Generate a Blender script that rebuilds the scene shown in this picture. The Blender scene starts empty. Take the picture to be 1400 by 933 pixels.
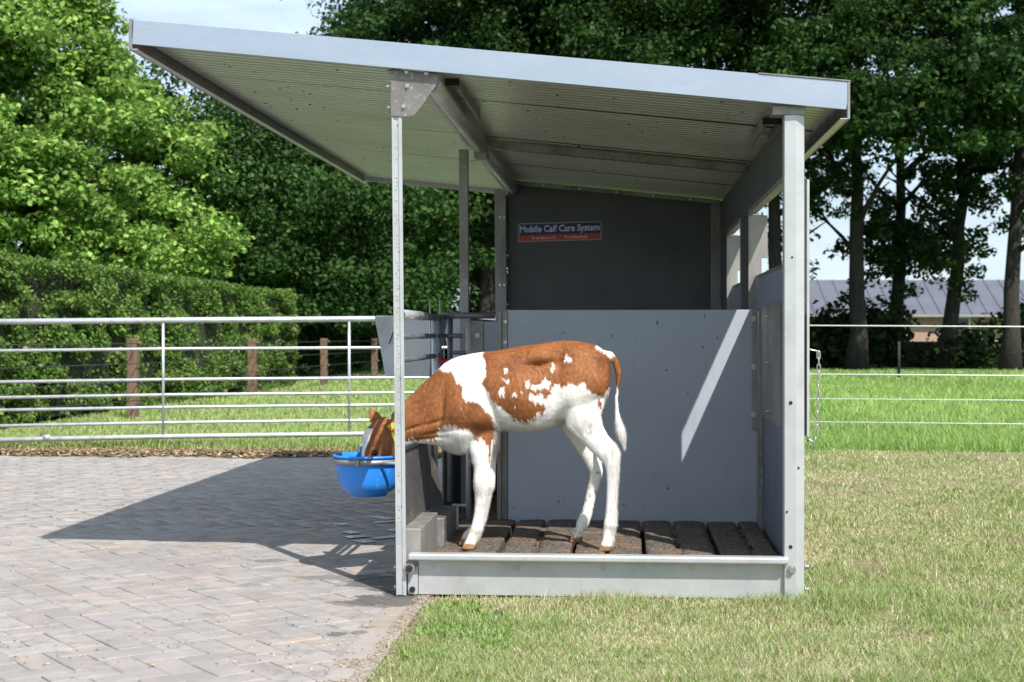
import bpy, bmesh, math, random
import numpy as np
from mathutils import Vector, Matrix, noise as mn

# ------------------------------------------------------------------ camera, world, sun
sc = bpy.context.scene
col = sc.collection
FPX, VX, HZ, EYE = 2050.0, 852.0, 455.0, 1.0          # focal length in photo px, vanishing point, horizon row, eye height (m)
YAW = math.atan((VX - 700) / FPX)
ca, sa = math.cos(YAW), math.sin(YAW)
cd = bpy.data.cameras.new('camera'); cam = bpy.data.objects.new('camera', cd); col.objects.link(cam)
cam.location = (0, 0, EYE); cam.rotation_euler = (math.pi / 2, 0, YAW)
cd.sensor_width = 36; cd.lens = FPX / 1400 * 36
cd.shift_y = -(466.5 - HZ) / 1400
cd.clip_start = 0.05; cd.clip_end = 3000
cd.dof.use_dof = True; cd.dof.focus_distance = 6.3; cd.dof.aperture_fstop = 6.3
sc.camera = cam

SUN = Vector((0.92, -1.47, 2.08)).normalized()          # towards the sun
sd = bpy.data.lights.new('sun', 'SUN'); so = bpy.data.objects.new('sun', sd); col.objects.link(so)
sd.energy = 4.9; sd.angle = math.radians(0.5); sd.color = (1.0, 0.955, 0.89)
so.rotation_euler = SUN.to_track_quat('Z', 'Y').to_euler(); so.location = (5, -8, 12)
w = bpy.data.worlds.new('World'); sc.world = w; w.use_nodes = True
wn, wl = w.node_tree.nodes, w.node_tree.links
wn.clear()
sky = wn.new('ShaderNodeTexSky'); sky.sky_type = 'NISHITA'; sky.sun_disc = False
sky.sun_elevation = math.asin(SUN.z); sky.sun_rotation = math.atan2(SUN.x, SUN.y)
sky.air_density = 1.0; sky.dust_density = 0.9; sky.ozone_density = 1.0
bg = wn.new('ShaderNodeBackground'); bg.inputs[1].default_value = 0.078
wo = wn.new('ShaderNodeOutputWorld')
tc = wn.new('ShaderNodeTexCoord'); mp = wn.new('ShaderNodeMapping'); mp.inputs['Scale'].default_value = (1.2, 1.2, 5.0)
nz = wn.new('ShaderNodeTexNoise'); nz.inputs['Scale'].default_value = 2.2; nz.inputs['Detail'].default_value = 7; nz.inputs['Roughness'].default_value = .62
rp = wn.new('ShaderNodeValToRGB'); rp.color_ramp.elements[0].position = .40; rp.color_ramp.elements[1].position = .72
rp.color_ramp.elements[0].color = (.38, .38, .38, 1); rp.color_ramp.elements[1].color = (.92, .92, .92, 1)
mx = wn.new('ShaderNodeMixRGB'); mx.inputs[2].default_value = (10.2, 12.4, 14.6, 1)
wl.new(tc.outputs['Generated'], mp.inputs[0]); wl.new(mp.outputs[0], nz.inputs[0]); wl.new(nz.outputs[0], rp.inputs[0])
wl.new(rp.outputs[0], mx.inputs[0]); wl.new(sky.outputs[0], mx.inputs[1]); wl.new(mx.outputs[0], bg.inputs[0]); wl.new(bg.outputs[0], wo.inputs[0])
sc.view_settings.view_transform = 'Standard'; sc.view_settings.look = 'None'
sc.view_settings.exposure = 0.42; sc.view_settings.gamma = 1.0
sc.render.engine = 'CYCLES'
sc.cycles.max_bounces = 7; sc.cycles.diffuse_bounces = 4; sc.cycles.glossy_bounces = 3; sc.cycles.transmission_bounces = 3
sc.cycles.use_denoising = True

rng = np.random.default_rng(7); random.seed(7)

# ------------------------------------------------------------------ measuring: a photo point on a known plane
Fv = np.array([-sa, ca, 0.0]); Rv = np.array([ca, sa, 0.0]); Uv = np.array([0, 0, 1.0]); CP = np.array([0, 0, EYE])
def P(u, v, Y=None, X=None, z=None, D=None):
    d = Fv + (u - 700) / FPX * Rv - (v - HZ) / FPX * Uv
    t = D if D is not None else Y / d[1] if Y is not None else X / d[0] if X is not None else (z - EYE) / d[2]
    p = CP + t * d
    return (float(p[0]), float(p[1]), float(p[2]))
def proj(A):
    A = np.asarray(A, float) - CP; D = A @ Fv
    return 700 + FPX * (A @ Rv) / D, HZ - FPX * (A @ Uv) / D

# ------------------------------------------------------------------ materials
def mat(name, color=(.5, .5, .5), rough=.6, metal=0.0, noise=None, bump=None, attr=None, rnd=0.0, spec=.5, trans=0.0, obj_rnd=False):
    """color plus layered procedural variation. noise=[(scale, detail, color2, lo, hi, stretch)], bump=(scale, strength, dist)"""
    m = bpy.data.materials.new(name); m.use_nodes = True
    n, l = m.node_tree.nodes, m.node_tree.links
    b = n['Principled BSDF']; b.inputs['Roughness'].default_value = rough; b.inputs['Metallic'].default_value = metal
    b.inputs['Specular IOR Level'].default_value = spec
    tcn = n.new('ShaderNodeTexCoord')
    if attr:
        a = n.new('ShaderNodeAttribute'); a.attribute_name = attr; cur = a.outputs['Color']
    else:
        rgb = n.new('ShaderNodeRGB'); rgb.outputs[0].default_value = (*color, 1); cur = rgb.outputs[0]
    geo = n.new('ShaderNodeNewGeometry')
    for i, (s, det, c2, lo, hi, st) in enumerate(noise or []):
        mpn = n.new('ShaderNodeMapping'); mpn.inputs['Scale'].default_value = st
        mpn.inputs['Location'].default_value = (i * 3.1, i * 1.7, i)
        nt = n.new('ShaderNodeTexNoise'); nt.inputs['Scale'].default_value = s; nt.inputs['Detail'].default_value = det
        nt.inputs['Roughness'].default_value = .6
        rr = n.new('ShaderNodeMapRange'); rr.inputs[1].default_value = lo; rr.inputs[2].default_value = hi
        mm = n.new('ShaderNodeMixRGB'); mm.inputs[2].default_value = (*c2, 1)
        l.new(geo.outputs['Position'], mpn.inputs[0])
        l.new(mpn.outputs[0], nt.inputs[0]); l.new(nt.outputs[0], rr.inputs[0]); l.new(rr.outputs[0], mm.inputs[0])
        l.new(cur, mm.inputs[1]); cur = mm.outputs[0]
    if obj_rnd:
        oi = n.new('ShaderNodeObjectInfo'); at = n.new('ShaderNodeAttribute'); at.attribute_name = 'rnd'
        ad = n.new('ShaderNodeMath'); ad.operation = 'ADD'; l.new(oi.outputs['Random'], ad.inputs[0]); l.new(at.outputs['Fac'], ad.inputs[1])
        fr = n.new('ShaderNodeMath'); fr.operation = 'FRACT'; l.new(ad.outputs[0], fr.inputs[0])
        m2 = n.new('ShaderNodeMapRange'); m2.inputs[3].default_value = 1 - rnd; m2.inputs[4].default_value = 1 + rnd
        l.new(fr.outputs[0], m2.inputs[0])
        hs = n.new('ShaderNodeHueSaturation'); l.new(m2.outputs[0], hs.inputs['Value']); l.new(cur, hs.inputs['Color'])
        f2 = n.new('ShaderNodeMath'); f2.operation = 'MULTIPLY'; f2.inputs[1].default_value = 7.31; l.new(fr.outputs[0], f2.inputs[0])
        f3 = n.new('ShaderNodeMath'); f3.operation = 'FRACT'; l.new(f2.outputs[0], f3.inputs[0])
        m3 = n.new('ShaderNodeMapRange'); m3.inputs[3].default_value = .6; m3.inputs[4].default_value = 1.25; l.new(f3.outputs[0], m3.inputs[0])
        l.new(m3.outputs[0], hs.inputs['Saturation']); cur = hs.outputs[0]
    l.new(cur, b.inputs['Base Color'])
    if bump:
        bs, bst, bd = bump[:3]
        nt = n.new('ShaderNodeTexNoise'); nt.inputs['Scale'].default_value = bs; nt.inputs['Detail'].default_value = 6
        if len(bump) > 3:
            mpn = n.new('ShaderNodeMapping'); mpn.inputs['Scale'].default_value = bump[3]
            l.new(geo.outputs['Position'], mpn.inputs[0]); l.new(mpn.outputs[0], nt.inputs[0])
        else:
            l.new(geo.outputs['Position'], nt.inputs[0])
        bp = n.new('ShaderNodeBump'); bp.inputs['Strength'].default_value = bst; bp.inputs['Distance'].default_value = bd
        l.new(nt.outputs[0], bp.inputs['Height']); l.new(bp.outputs[0], b.inputs['Normal'])
    if trans:
        tr = n.new('ShaderNodeBsdfTranslucent'); ms = n.new('ShaderNodeMixShader'); ms.inputs[0].default_value = trans
        l.new(cur, tr.inputs[0]); l.new(b.outputs[0], ms.inputs[1]); l.new(tr.outputs[0], ms.inputs[2])
        l.new(ms.outputs[0], n['Material Output'].inputs[0])
    return m
one = (1, 1, 1)
M = {}
M['mark'] = mat('faint_stamp', (.36, .36, .37), .5, .3)
M['galv_mid'] = mat('greyed_steel', (.40, .39, .38), .45, .5, [(8, 6, (.30, .27, .25), .40, .66, (1, 1, .4))], (60, .15, .002))
M['galv'] = mat('galvanised_steel', (.55, .56, .57), .42, .45, [(7, 5, (.47, .48, .49), .42, .68, one), (38, 3, (.60, .60, .60), .55, .8, one), (4, 6, (.36, .31, .26), .60, .86, (1, 1, .5))], (60, .12, .002))
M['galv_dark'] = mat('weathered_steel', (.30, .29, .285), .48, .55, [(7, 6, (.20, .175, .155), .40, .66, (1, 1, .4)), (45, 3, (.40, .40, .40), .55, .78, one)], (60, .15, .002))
M['tube'] = mat('galvanised_tube', (.62, .64, .66), .38, .55, [(14, 5, (.42, .43, .45), .45, .72, one)], (70, .1, .001))
M['tube_dark'] = mat('dull_tube', (.17, .18, .205), .45, .4, [(14, 5, (.11, .11, .115), .45, .72, one)], (70, .1, .001))
M['fascia'] = mat('fascia_sheet', (.36, .415, .51), .40, .35, [(3, 6, (.40, .455, .55), .42, .7, (1, 1, 3)), (90, 2, (.33, .385, .49), .5, .8, (.3, 1, 4))], (120, .05, .001))
M['soffit'] = mat('roof_sheet_underside', (.54, .555, .55), .30, .35, [(2.5, 5, (.46, .445, .42), .42, .68, (.6, 1, 1)), (26, 3, (.48, .46, .42), .62, .85, (1, 2, 1))], (50, .04, .001))
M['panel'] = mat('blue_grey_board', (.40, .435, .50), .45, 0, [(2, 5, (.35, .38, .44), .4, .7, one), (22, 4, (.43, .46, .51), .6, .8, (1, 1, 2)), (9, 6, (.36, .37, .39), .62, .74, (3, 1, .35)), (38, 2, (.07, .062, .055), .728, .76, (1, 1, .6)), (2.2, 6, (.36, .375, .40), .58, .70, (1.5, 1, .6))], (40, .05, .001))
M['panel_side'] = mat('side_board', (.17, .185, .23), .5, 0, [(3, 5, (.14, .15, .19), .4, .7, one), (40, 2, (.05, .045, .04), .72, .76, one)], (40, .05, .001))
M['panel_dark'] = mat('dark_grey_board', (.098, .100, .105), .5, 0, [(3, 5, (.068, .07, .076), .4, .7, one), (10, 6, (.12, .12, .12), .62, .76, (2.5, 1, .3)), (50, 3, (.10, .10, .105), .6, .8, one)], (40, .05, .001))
M['shutter'] = mat('pale_shutter_board', (.30, .30, .42), .5, 0, [(6, 4, (.25, .25, .34), .4, .7, one)])
M['bin'] = mat('pale_grey_board', (.72, .73, .75), .5, 0, [(5, 4, (.52, .53, .55), .4, .7, one), (40, 3, (.2, .18, .16), .68, .8, one)])
M['board_dark'] = mat('breast_board', (.12, .115, .11), .45, .3, [(8, 5, (.19, .175, .15), .5, .75, (1, 1, 2)), (40, 3, (.06, .055, .05), .55, .7, one)], (30, .2, .003))
M['black'] = mat('black_rubber', (.012, .012, .013), .6)
M['bolt'] = mat('bolt_steel', (.52, .52, .50), .3, .8)
M['slat'] = mat('dirty_rubber_slat', (.118, .110, .098), .75, 0, [(7, 6, (.36, .185, .08), .46, .66, (1, 2.5, 1)), (30, 5, (.22, .19, .155), .48, .66, (1, 3, 1)), (80, 3, (.02, .018, .016), .5, .62, one)], (42, 1.0, .018, (1, 3, 1)))
M['blue'] = mat('blue_plastic', (.026, .245, .78), .33, 0, [(12, 4, (.022, .20, .66), .5, .8, one), (60, 3, (.10, .34, .80), .62, .7, (1, 1, .2)), (6, 5, (.20, .38, .70), .66, .78, (1, 1, .5))], None, spec=.5)
M['red'] = mat('red_plastic', (.42, .03, .025), .4)
M['paver'] = mat("concrete_paver", (.315, .280, .262), .85, 0,
                 [(1.1, 5, (.355, .31, .268), .42, .7, one), (.7, 4, (.345, .275, .262), .55, .75, one), (10, 6, (.19, .178, .17), .48, .70, one), (160, 3, (.37, .34, .32), .52, .75, one), (7, 6, (.38, .29, .18), .60, .74, one), (3.3, 6, (.275, .252, .242), .5, .62, one)],
                 (170, .5, .004), obj_rnd=True, rnd=.055)
M['joint'] = mat('joint_sand', (.115, .095, .072), .95, 0, [(5, 6, (.06, .052, .042), .42, .6, one), (7, 5, (.30, .235, .155), .56, .68, one)], (90, .6, .008))
M['kerb'] = mat('concrete_kerb', (.335, .30, .275), .9, 0, [(3, 6, (.29, .235, .18), .42, .62, one), (11, 6, (.40, .32, .24), .5, .7, one), (120, 3, (.28, .255, .235), .5, .7, one)], (120, .6, .004))
M['damp'] = mat('damp_stain', (.060, .055, .052), .5, 0, [(12, 5, (.09, .08, .075), .4, .7, one)], (150, .5, .003))
M['water'] = mat('wet_film_painted_sheen', (.46, .51, .58), .2, 0)  # pale blue base colour imitates sky sheen on the wet film
M['soil'] = mat('lawn_soil', (.22, .18, .095), .95, 0, [(3, 6, (.15, .18, .06), .42, .6, one), (40, 5, (.38, .31, .18), .48, .7, one), (5, 6, (.20, .14, .09), .58, .7, one)], (60, .9, .02))
M['pasture'] = mat('pasture_ground', (.055, .14, .020), .95, 0, [(.8, 6, (.09, .17, .03), .4, .7, (1, .4, 1)), (12, 5, (.12, .15, .04), .5, .75, one)], (8, .8, .05))
M['verge'] = mat('verge_soil', (.20, .155, .095), .95, 0, [(8, 6, (.36, .29, .17), .45, .65, one), (30, 5, (.09, .06, .04), .5, .66, one)], (40, .9, .02))
M['blade'] = mat('grass_blade', attr='Col', rough=.55, trans=.28, spec=.3)
M['leaf'] = mat('leaf', attr='Col', rough=.6, trans=.33, spec=.2)
M['bark'] = mat('bark', (.040, .034, .028), .95, 0, [(4, 6, (.022, .019, .016), .45, .65, (3, 3, .5)), (12, 5, (.065, .055, .044), .55, .75, (3, 3, .6))], (12, 1.0, .05, (3, 3, .5)))
M['hedgecore'] = mat('hedge_twigs', (.020, .026, .010), .95, 0, [(9, 6, (.035, .05, .015), .5, .7, one)], (12, 1, .05))
M['wood'] = mat('brown_post_wood', (.185, .115, .075), .85, 0, [(6, 6, (.11, .068, .045), .45, .65, (3, 3, .5)), (25, 5, (.29, .19, .13), .55, .75, (3, 3, .4))], (25, .6, .01, (3, 3, .4)))
M['wire'] = mat('fence_wire', (.62, .64, .62), .5, .2)
M['wire_dark'] = mat('dark_wire', (.06, .06, .06), .5, .3)
M['slate'] = mat('grey_roof_tiles', (.105, .112, .14), .7, 0, [(.9, 5, (.085, .09, .115), .4, .7, (.4, 1, 1))])
M['brick'] = mat('pink_brick', (.40, .26, .21), .9, 0, [(2, 5, (.34, .20, .16), .4, .7, one)])
M['white'] = mat('white_paint', (.72, .70, .68), .6)
M['glass'] = mat('window_glass', (.03, .035, .04), .08, 0)
M['sign_blue'] = mat('sticker_blue', (.006, .010, .15), .35)
M['sign_red'] = mat('sticker_red', (.55, .035, .012), .35)
M['sign_white'] = mat('sticker_white', (.72, .72, .74), .4)
M['yellow'] = mat('yellow_tag', (.62, .66, .03), .4, trans=.25)
M['coat'] = mat('calf_coat', attr='Col', rough=.62, spec=.25, bump=(70, .3, .004, (.45, 1, 1.4)))
M['eye'] = mat('calf_eye', (.008, .006, .005), .06)
M['hair'] = mat('calf_hair', attr='Col', rough=.55, spec=.3, trans=.2)
M['straw'] = mat('dry_leaf', attr='Col', rough=.8)

# ------------------------------------------------------------------ mesh helpers
class MB:
    def __init__(s): s.v, s.f, s.sm = [], [], []
    def add(s, vs, fs, smooth=False):
        o = len(s.v); s.v += [tuple(map(float, p)) for p in vs]; s.f += [tuple(i + o for i in f) for f in fs]; s.sm += [smooth] * len(fs)
        return s
    def hexa(s, p):                                     # 8 corners: bottom ring, top ring (counter-clockwise from above)
        return s.add(p, [(3, 2, 1, 0), (4, 5, 6, 7), (0, 1, 5, 4), (1, 2, 6, 5), (2, 3, 7, 6), (3, 0, 4, 7)])
    def box(s, x0, x1, y0, y1, z0, z1):
        return s.hexa([(x0, y0, z0), (x1, y0, z0), (x1, y1, z0), (x0, y1, z0), (x0, y0, z1), (x1, y0, z1), (x1, y1, z1), (x0, y1, z1)])
    def prism(s, pts, d):                               # polygon pts extruded by vector d
        n = len(pts); q = [tuple(np.add(p, d)) for p in pts]
        return s.add(list(pts) + q, [tuple(range(n))[::-1], tuple(range(n, 2 * n))] + [(i, (i + 1) % n, n + (i + 1) % n, n + i) for i in range(n)])
    def tube(s, path, r, n=12, cap=True):
        path = [Vector(p) for p in path]; rs = r if isinstance(r, (list, tuple)) else [r] * len(path); vs = []
        t0 = (path[1] - path[0]).normalized(); up = Vector((0, 0, 1)) if abs(t0.z) < .9 else Vector((1, 0, 0))
        a = t0.cross(up).normalized()
        for i, p in enumerate(path):
            t = (path[min(i + 1, len(path) - 1)] - path[max(i - 1, 0)]).normalized()
            a = (a - t * a.dot(t)).normalized(); b = t.cross(a)
            vs += [p + (a * math.cos(k * 2 * math.pi / n) + b * math.sin(k * 2 * math.pi / n)) * rs[i] for k in range(n)]
        m = len(path)
        s.add(vs, [(i * n + k, i * n + (k + 1) % n, (i + 1) * n + (k + 1) % n, (i + 1) * n + k) for i in range(m - 1) for k in range(n)], True)
        if cap:
            o = len(s.v) - len(vs); s.f += [tuple(o + k for k in range(n))[::-1], tuple(o + (m - 1) * n + k for k in range(n))]; s.sm += [False, False]
        return s
    def lathe(s, prof, c, n=48):                        # prof [(r,z)]
        vs = [(c[0] + r * math.cos(2 * math.pi * k / n), c[1] + r * math.sin(2 * math.pi * k / n), c[2] + z) for r, z in prof for k in range(n)]
        return s.add(vs, [(i * n + k, i * n + (k + 1) % n, (i + 1) * n + (k + 1) % n, (i + 1) * n + k) for i in range(len(prof) - 1) for k in range(n)], True)
    def mesh(s, name):
        me = bpy.data.meshes.new(name); me.from_pydata(s.v, [], s.f); me.polygons.foreach_set('use_smooth', s.sm); me.update(); return me
    def build(s, name, m, parent=None, bevel=0, seg=2):
        return link(name, s.mesh(name), m, parent, bevel, seg)
def link(name, me, m=None, parent=None, bevel=0, seg=2):
    o = bpy.data.objects.new(name, me); col.objects.link(o)
    if m is not None and not me.materials: me.materials.append(M[m] if isinstance(m, str) else m)
    if parent is not None: o.parent = parent
    if bevel:
        b = o.modifiers.new('edge', 'BEVEL'); b.width = bevel; b.segments = seg; b.limit_method = 'ANGLE'; b.angle_limit = math.radians(40)
    return o
def box(name, m, parent, x0, x1, y0, y1, z0, z1, bevel=.0015): return MB().box(x0, x1, y0, y1, z0, z1).build(name, m, parent, bevel, 1)
def tag(o, label=None, cat=None, group=None, kind=None):
    if label: o['label'] = label
    if cat: o['category'] = cat
    if group: o['group'] = group
    if kind: o['kind'] = kind
    return o
def empty(name, loc=(0, 0, 0), **k):
    o = bpy.data.objects.new(name, None); col.objects.link(o); o.location = loc; o.empty_display_size = .2
    return tag(o, **k)
def np_mesh(name, V, Fq, colr=None, smooth=False):      # V (n,3); Fq list of (k,j) index arrays, colr (n,3)
    me = bpy.data.meshes.new(name)
    Fq = Fq if isinstance(Fq, list) else [Fq]
    nl = sum(f.size for f in Fq); npol = sum(len(f) for f in Fq)
    me.vertices.add(len(V)); me.vertices.foreach_set('co', np.ascontiguousarray(V, np.float32).ravel())
    me.loops.add(nl); me.polygons.add(npol)
    me.loops.foreach_set('vertex_index', np.concatenate([f.ravel() for f in Fq]).astype(np.int32))
    tot = np.concatenate([np.full(len(f), f.shape[1]) for f in Fq]).astype(np.int32)
    me.polygons.foreach_set('loop_start', (np.cumsum(tot) - tot).astype(np.int32))
    me.update(calc_edges=True)
    if smooth: me.polygons.foreach_set('use_smooth', [True] * npol)
    if colr is not None:
        a = me.color_attributes.new('Col', 'FLOAT_COLOR', 'POINT')
        a.data.foreach_set('color', np.concatenate([colr, np.ones((len(V), 1))], 1).astype(np.float32).ravel())
    return me
def vnoise(p, s, seed=0):                                # cheap smooth 2-d value noise, p (n,2)
    g = np.random.default_rng(seed).random((64, 64)); q = p * s; i = np.floor(q).astype(int); f = q - i; f = f * f * (3 - 2 * f)
    a = g[i[:, 0] % 64, i[:, 1] % 64]; b = g[(i[:, 0] + 1) % 64, i[:, 1] % 64]; c = g[i[:, 0] % 64, (i[:, 1] + 1) % 64]; d = g[(i[:, 0] + 1) % 64, (i[:, 1] + 1) % 64]
    return (a * (1 - f[:, 0]) + b * f[:, 0]) * (1 - f[:, 1]) + (c * (1 - f[:, 0]) + d * f[:, 0]) * f[:, 1]

# ================================================================== THE GROUND
KX = -0.865                                             # joint between pavers and kerb strip
Y0 = 5.646                                              # front plane of the shelter
gb = MB()
gb.add([(-900, -60, -.045), (900, -60, -.045), (900, 1500, -.045), (-900, 1500, -.045)], [(0, 1, 2, 3)])
tag(gb.build('ground', 'pasture'), kind='structure')
# lawn sheet: right of the kerb and up to the wire fence
tag(MB().add([(-.74, -2, -.010), (14, -2, -.010), (14, 12.9, -.010), (-.74, 12.9, -.010)], [(0, 1, 2, 3)]).build('lawn_ground', 'soil'), kind='structure')
tag(MB().add([(-14, 11.85, -.006), (-.74, 11.85, -.006), (-.74, 12.95, -.006), (-14, 12.95, -.006)], [(0, 1, 2, 3)]).build('verge_ground', 'verge'), kind='structure')

pav = MB().add([(-14, 1, -.007), (KX, 1, -.007), (KX, 11.9, -.007), (-14, 11.9, -.007)], [(0, 1, 2, 3)]).build('pavement', 'joint')
tag(pav, kind='structure')
# herringbone pavers, rotated: each brick 0.109 x 0.218
bw, ang = .1050, math.radians(-50.5)
cA, sA = math.cos(ang), math.sin(ang)
def paver_vf(L, W, h=.05, c=.0035):
    x, y = L / 2 - .0022, W / 2 - .0022
    v = [(-x, -y, -h), (x, -y, -h), (x, y, -h), (-x, y, -h), (-x, -y, -c), (x, -y, -c), (x, y, -c), (-x, y, -c),
         (-x + c, -y + c, 0), (x - c, -y + c, 0), (x - c, y - c, 0), (-x + c, y - c, 0)]
    f = [(0, 1, 5, 4), (1, 2, 6, 5), (2, 3, 7, 6), (3, 0, 4, 7), (4, 5, 9, 8), (5, 6, 10, 9), (6, 7, 11, 10), (7, 4, 8, 11), (8, 9, 10, 11)]
    return np.array(v), np.array(f)
pv, pf = paver_vf(2 * bw, bw)
bricks = []
for i in range(-130, 131):
    for j in range(-130, 131):
        k = (i - j) % 4
        if k == 0: cx, cy, r = (i + 1) * bw, (j + .5) * bw, 0
        elif k == 3: cx, cy, r = (i + .5) * bw, (j + 1) * bw, math.pi / 2
        else: continue
        X = -3 + cx * cA - cy * sA; Y = 7 + cx * sA + cy * cA
        if Y < 3.9 or Y > 11.85 or X > KX - .07: continue
        D = Y * ca - X * sa; u = 700 + FPX * (X * ca + Y * sa) / D
        if u < -120 : continue
        bricks.append((D, X, Y, r + ang))
# cut bricks along the kerb: short infill pieces
edge_rows = []
for i in range(-130, 131):
    for j in range(-130, 131):
        k = (i - j) % 4
        if k == 0: cx, cy, r = (i + 1) * bw, (j + .5) * bw, 0
        elif k == 3: cx, cy, r = (i + .5) * bw, (j + 1) * bw, math.pi / 2
        else: continue
        X = -3 + cx * cA - cy * sA; Y = 7 + cx * sA + cy * cA
        if 3.9 < Y < 11.8 and KX - .07 <= X < KX + .11: edge_rows.append((X, Y, r + ang))
bricks.sort()
pm = bpy.data.meshes.new('paver'); pm.from_pydata([tuple(p) for p in pv], [], [tuple(map(int, f)) for f in pf]); pm.update(); pm.materials.append(M['paver'])
for D, X, Y, r in bricks[:300]:
    o = bpy.data.objects.new('paver', pm); col.objects.link(o); o.parent = pav
    o.location = (X, Y, random.uniform(-.0022, .0012)); o.rotation_euler = (random.uniform(-.008, .008), random.uniform(-.006, .006), r + random.uniform(-.006, .006))
R_ = bricks[300:]
VV = []; FF = []; RN = []
for n_, (D, X, Y, r) in enumerate(R_):
    c_, s_ = math.cos(r + random.uniform(-.006, .006)), math.sin(r); z = random.uniform(-.0022, .0012)
    tl = random.uniform(-.008, .008)
    q = np.stack([X + pv[:, 0] * c_ - pv[:, 1] * s_, Y + pv[:, 0] * s_ + pv[:, 1] * c_, pv[:, 2] + z + pv[:, 0] * tl], 1)
    VV.append(q); FF.append(pf + 12 * n_); RN += [random.random()] * 12
me = np_mesh('paver_field', np.concatenate(VV), np.concatenate(FF)); me.materials.append(M['paver'])
a = me.attributes.new('rnd', 'FLOAT', 'POINT'); a.data.foreach_set('value', RN)
o = link('paver_field', me, None, pav); tag(o, kind='stuff')
# cut pavers by clipping with the kerb line
bm = bmesh.new(); rl = bm.verts.layers.float.new('rnd')
for X, Y, r in edge_rows:
    c_, s_ = math.cos(r), math.sin(r); vs = [bm.verts.new((X + p[0] * c_ - p[1] * s_, Y + p[0] * s_ + p[1] * c_, p[2] - .001)) for p in pv]
    rv = random.random()
    for v_ in vs: v_[rl] = rv
    for f in pf: bm.faces.new([vs[i] for i in f])
bmesh.ops.bisect_plane(bm, geom=bm.verts[:] + bm.edges[:] + bm.faces[:], plane_co=(KX - .004, 0, 0), plane_no=(1, 0, 0), clear_outer=True)
me = bpy.data.meshes.new('cut_paver_row'); bm.to_mesh(me); bm.free()
tag(link('cut_paver_row', me, 'paver', pav), kind='stuff')
kerb = MB().add([(KX - .006, 1, -.0022), (-.735, 1, -.0022), (-.735, 11.9, -.0022), (KX - .006, 11.9, -.0022)], [(0, 1, 2, 3)]).build('kerb_strip', 'kerb'); tag(kerb, kind='structure')
ks = MB().box(0, .112, 0, .996, -.08, 0).mesh('kerb_stone'); ks.materials.append(M['kerb'])
for i in range(9):
    o = bpy.data.objects.new('kerb_stone', ks); col.objects.link(o); o.parent = kerb
    o.location = (KX + .002, 3.32 + i * 1.0, random.uniform(-.003, .0)); b = o.modifiers.new('edge', 'BEVEL'); b.width = .006; b.segments = 2
# damp dark stains and the little puddles under the roof, their sky sheen painted pale
def blob(c, rx, ry, n=26, seed=1, rot=0):
    r = random.Random(seed); ph = [r.uniform(0, 6.28) for _ in range(4)]; out = []
    for k in range(n):
        t = 2 * math.pi * k / n; q = 1 + .22 * math.sin(2 * t + ph[0]) + .16 * math.sin(3 * t + ph[1]) + .1 * math.sin(5 * t + ph[2])
        x, y = rx * q * math.cos(t), ry * q * math.sin(t)
        out.append((c[0] + x * math.cos(rot) - y * math.sin(rot), c[1] + x * math.sin(rot) + y * math.cos(rot)))
    return out
def stains(mt, spots, dark=(.075, .068, .062)):            # dark oily damp marks that belong to the paving itself
    n, l = mt.node_tree.nodes, mt.node_tree.links; b = n['Principled BSDF']; src = b.inputs['Base Color'].links[0].from_socket
    geo = n.new('ShaderNodeNewGeometry'); nt = n.new('ShaderNodeTexNoise'); nt.inputs['Scale'].default_value = 9; nt.inputs['Detail'].default_value = 6; l.new(geo.outputs['Position'], nt.inputs[0])
    prev = None
    for (x, y, rx, ry, k) in spots:
        sb = n.new('ShaderNodeVectorMath'); sb.operation = 'SUBTRACT'; sb.inputs[1].default_value = (x, y, 0); l.new(geo.outputs['Position'], sb.inputs[0])
        ml_ = n.new('ShaderNodeVectorMath'); ml_.operation = 'MULTIPLY'; ml_.inputs[1].default_value = (1 / rx, 1 / ry, 0); l.new(sb.outputs[0], ml_.inputs[0])
        ln = n.new('ShaderNodeVectorMath'); ln.operation = 'LENGTH'; l.new(ml_.outputs[0], ln.inputs[0])
        ad = n.new('ShaderNodeMath'); ad.operation = 'MULTIPLY_ADD'; ad.inputs[1].default_value = 2.6; l.new(nt.outputs[0], ad.inputs[0]); l.new(ln.outputs['Value'], ad.inputs[2])
        mr = n.new('ShaderNodeMapRange'); mr.inputs[1].default_value = 2.05; mr.inputs[2].default_value = 2.30; mr.inputs[3].default_value = k; mr.inputs[4].default_value = 0; l.new(ad.outputs[0], mr.inputs[0])
        if prev is None: prev = mr.outputs[0]
        else:
            mxx = n.new('ShaderNodeMath'); mxx.operation = 'MAXIMUM'; l.new(prev, mxx.inputs[0]); l.new(mr.outputs[0], mxx.inputs[1]); prev = mxx.outputs[0]
    mm = n.new('ShaderNodeMixRGB'); mm.inputs[2].default_value = (*dark, 1); l.new(prev, mm.inputs[0]); l.new(src, mm.inputs[1]); l.new(mm.outputs[0], b.inputs['Base Color'])
SP = []
for (u, v, rx, ry, k) in [(530, 820, .16, .14, .85), (505, 826, .14, .07, .6), (548, 812, .10, .12, .95), (540, 795, .2, .25, .8), (462, 867, .035, .05, .7), (492, 864, .03, .03, .6), (372, 767, .07, .07, .5), (470, 790, .18, .10, .45), (500, 857, .05, .03, .5), (345, 800, .05, .05, .3)]:
    c = P(u, v, z=0); SP.append((c[0], c[1], rx, ry, k))
for k_ in ('paver', 'kerb', 'joint'): stains(M[k_], SP)
pd = MB()
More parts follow.
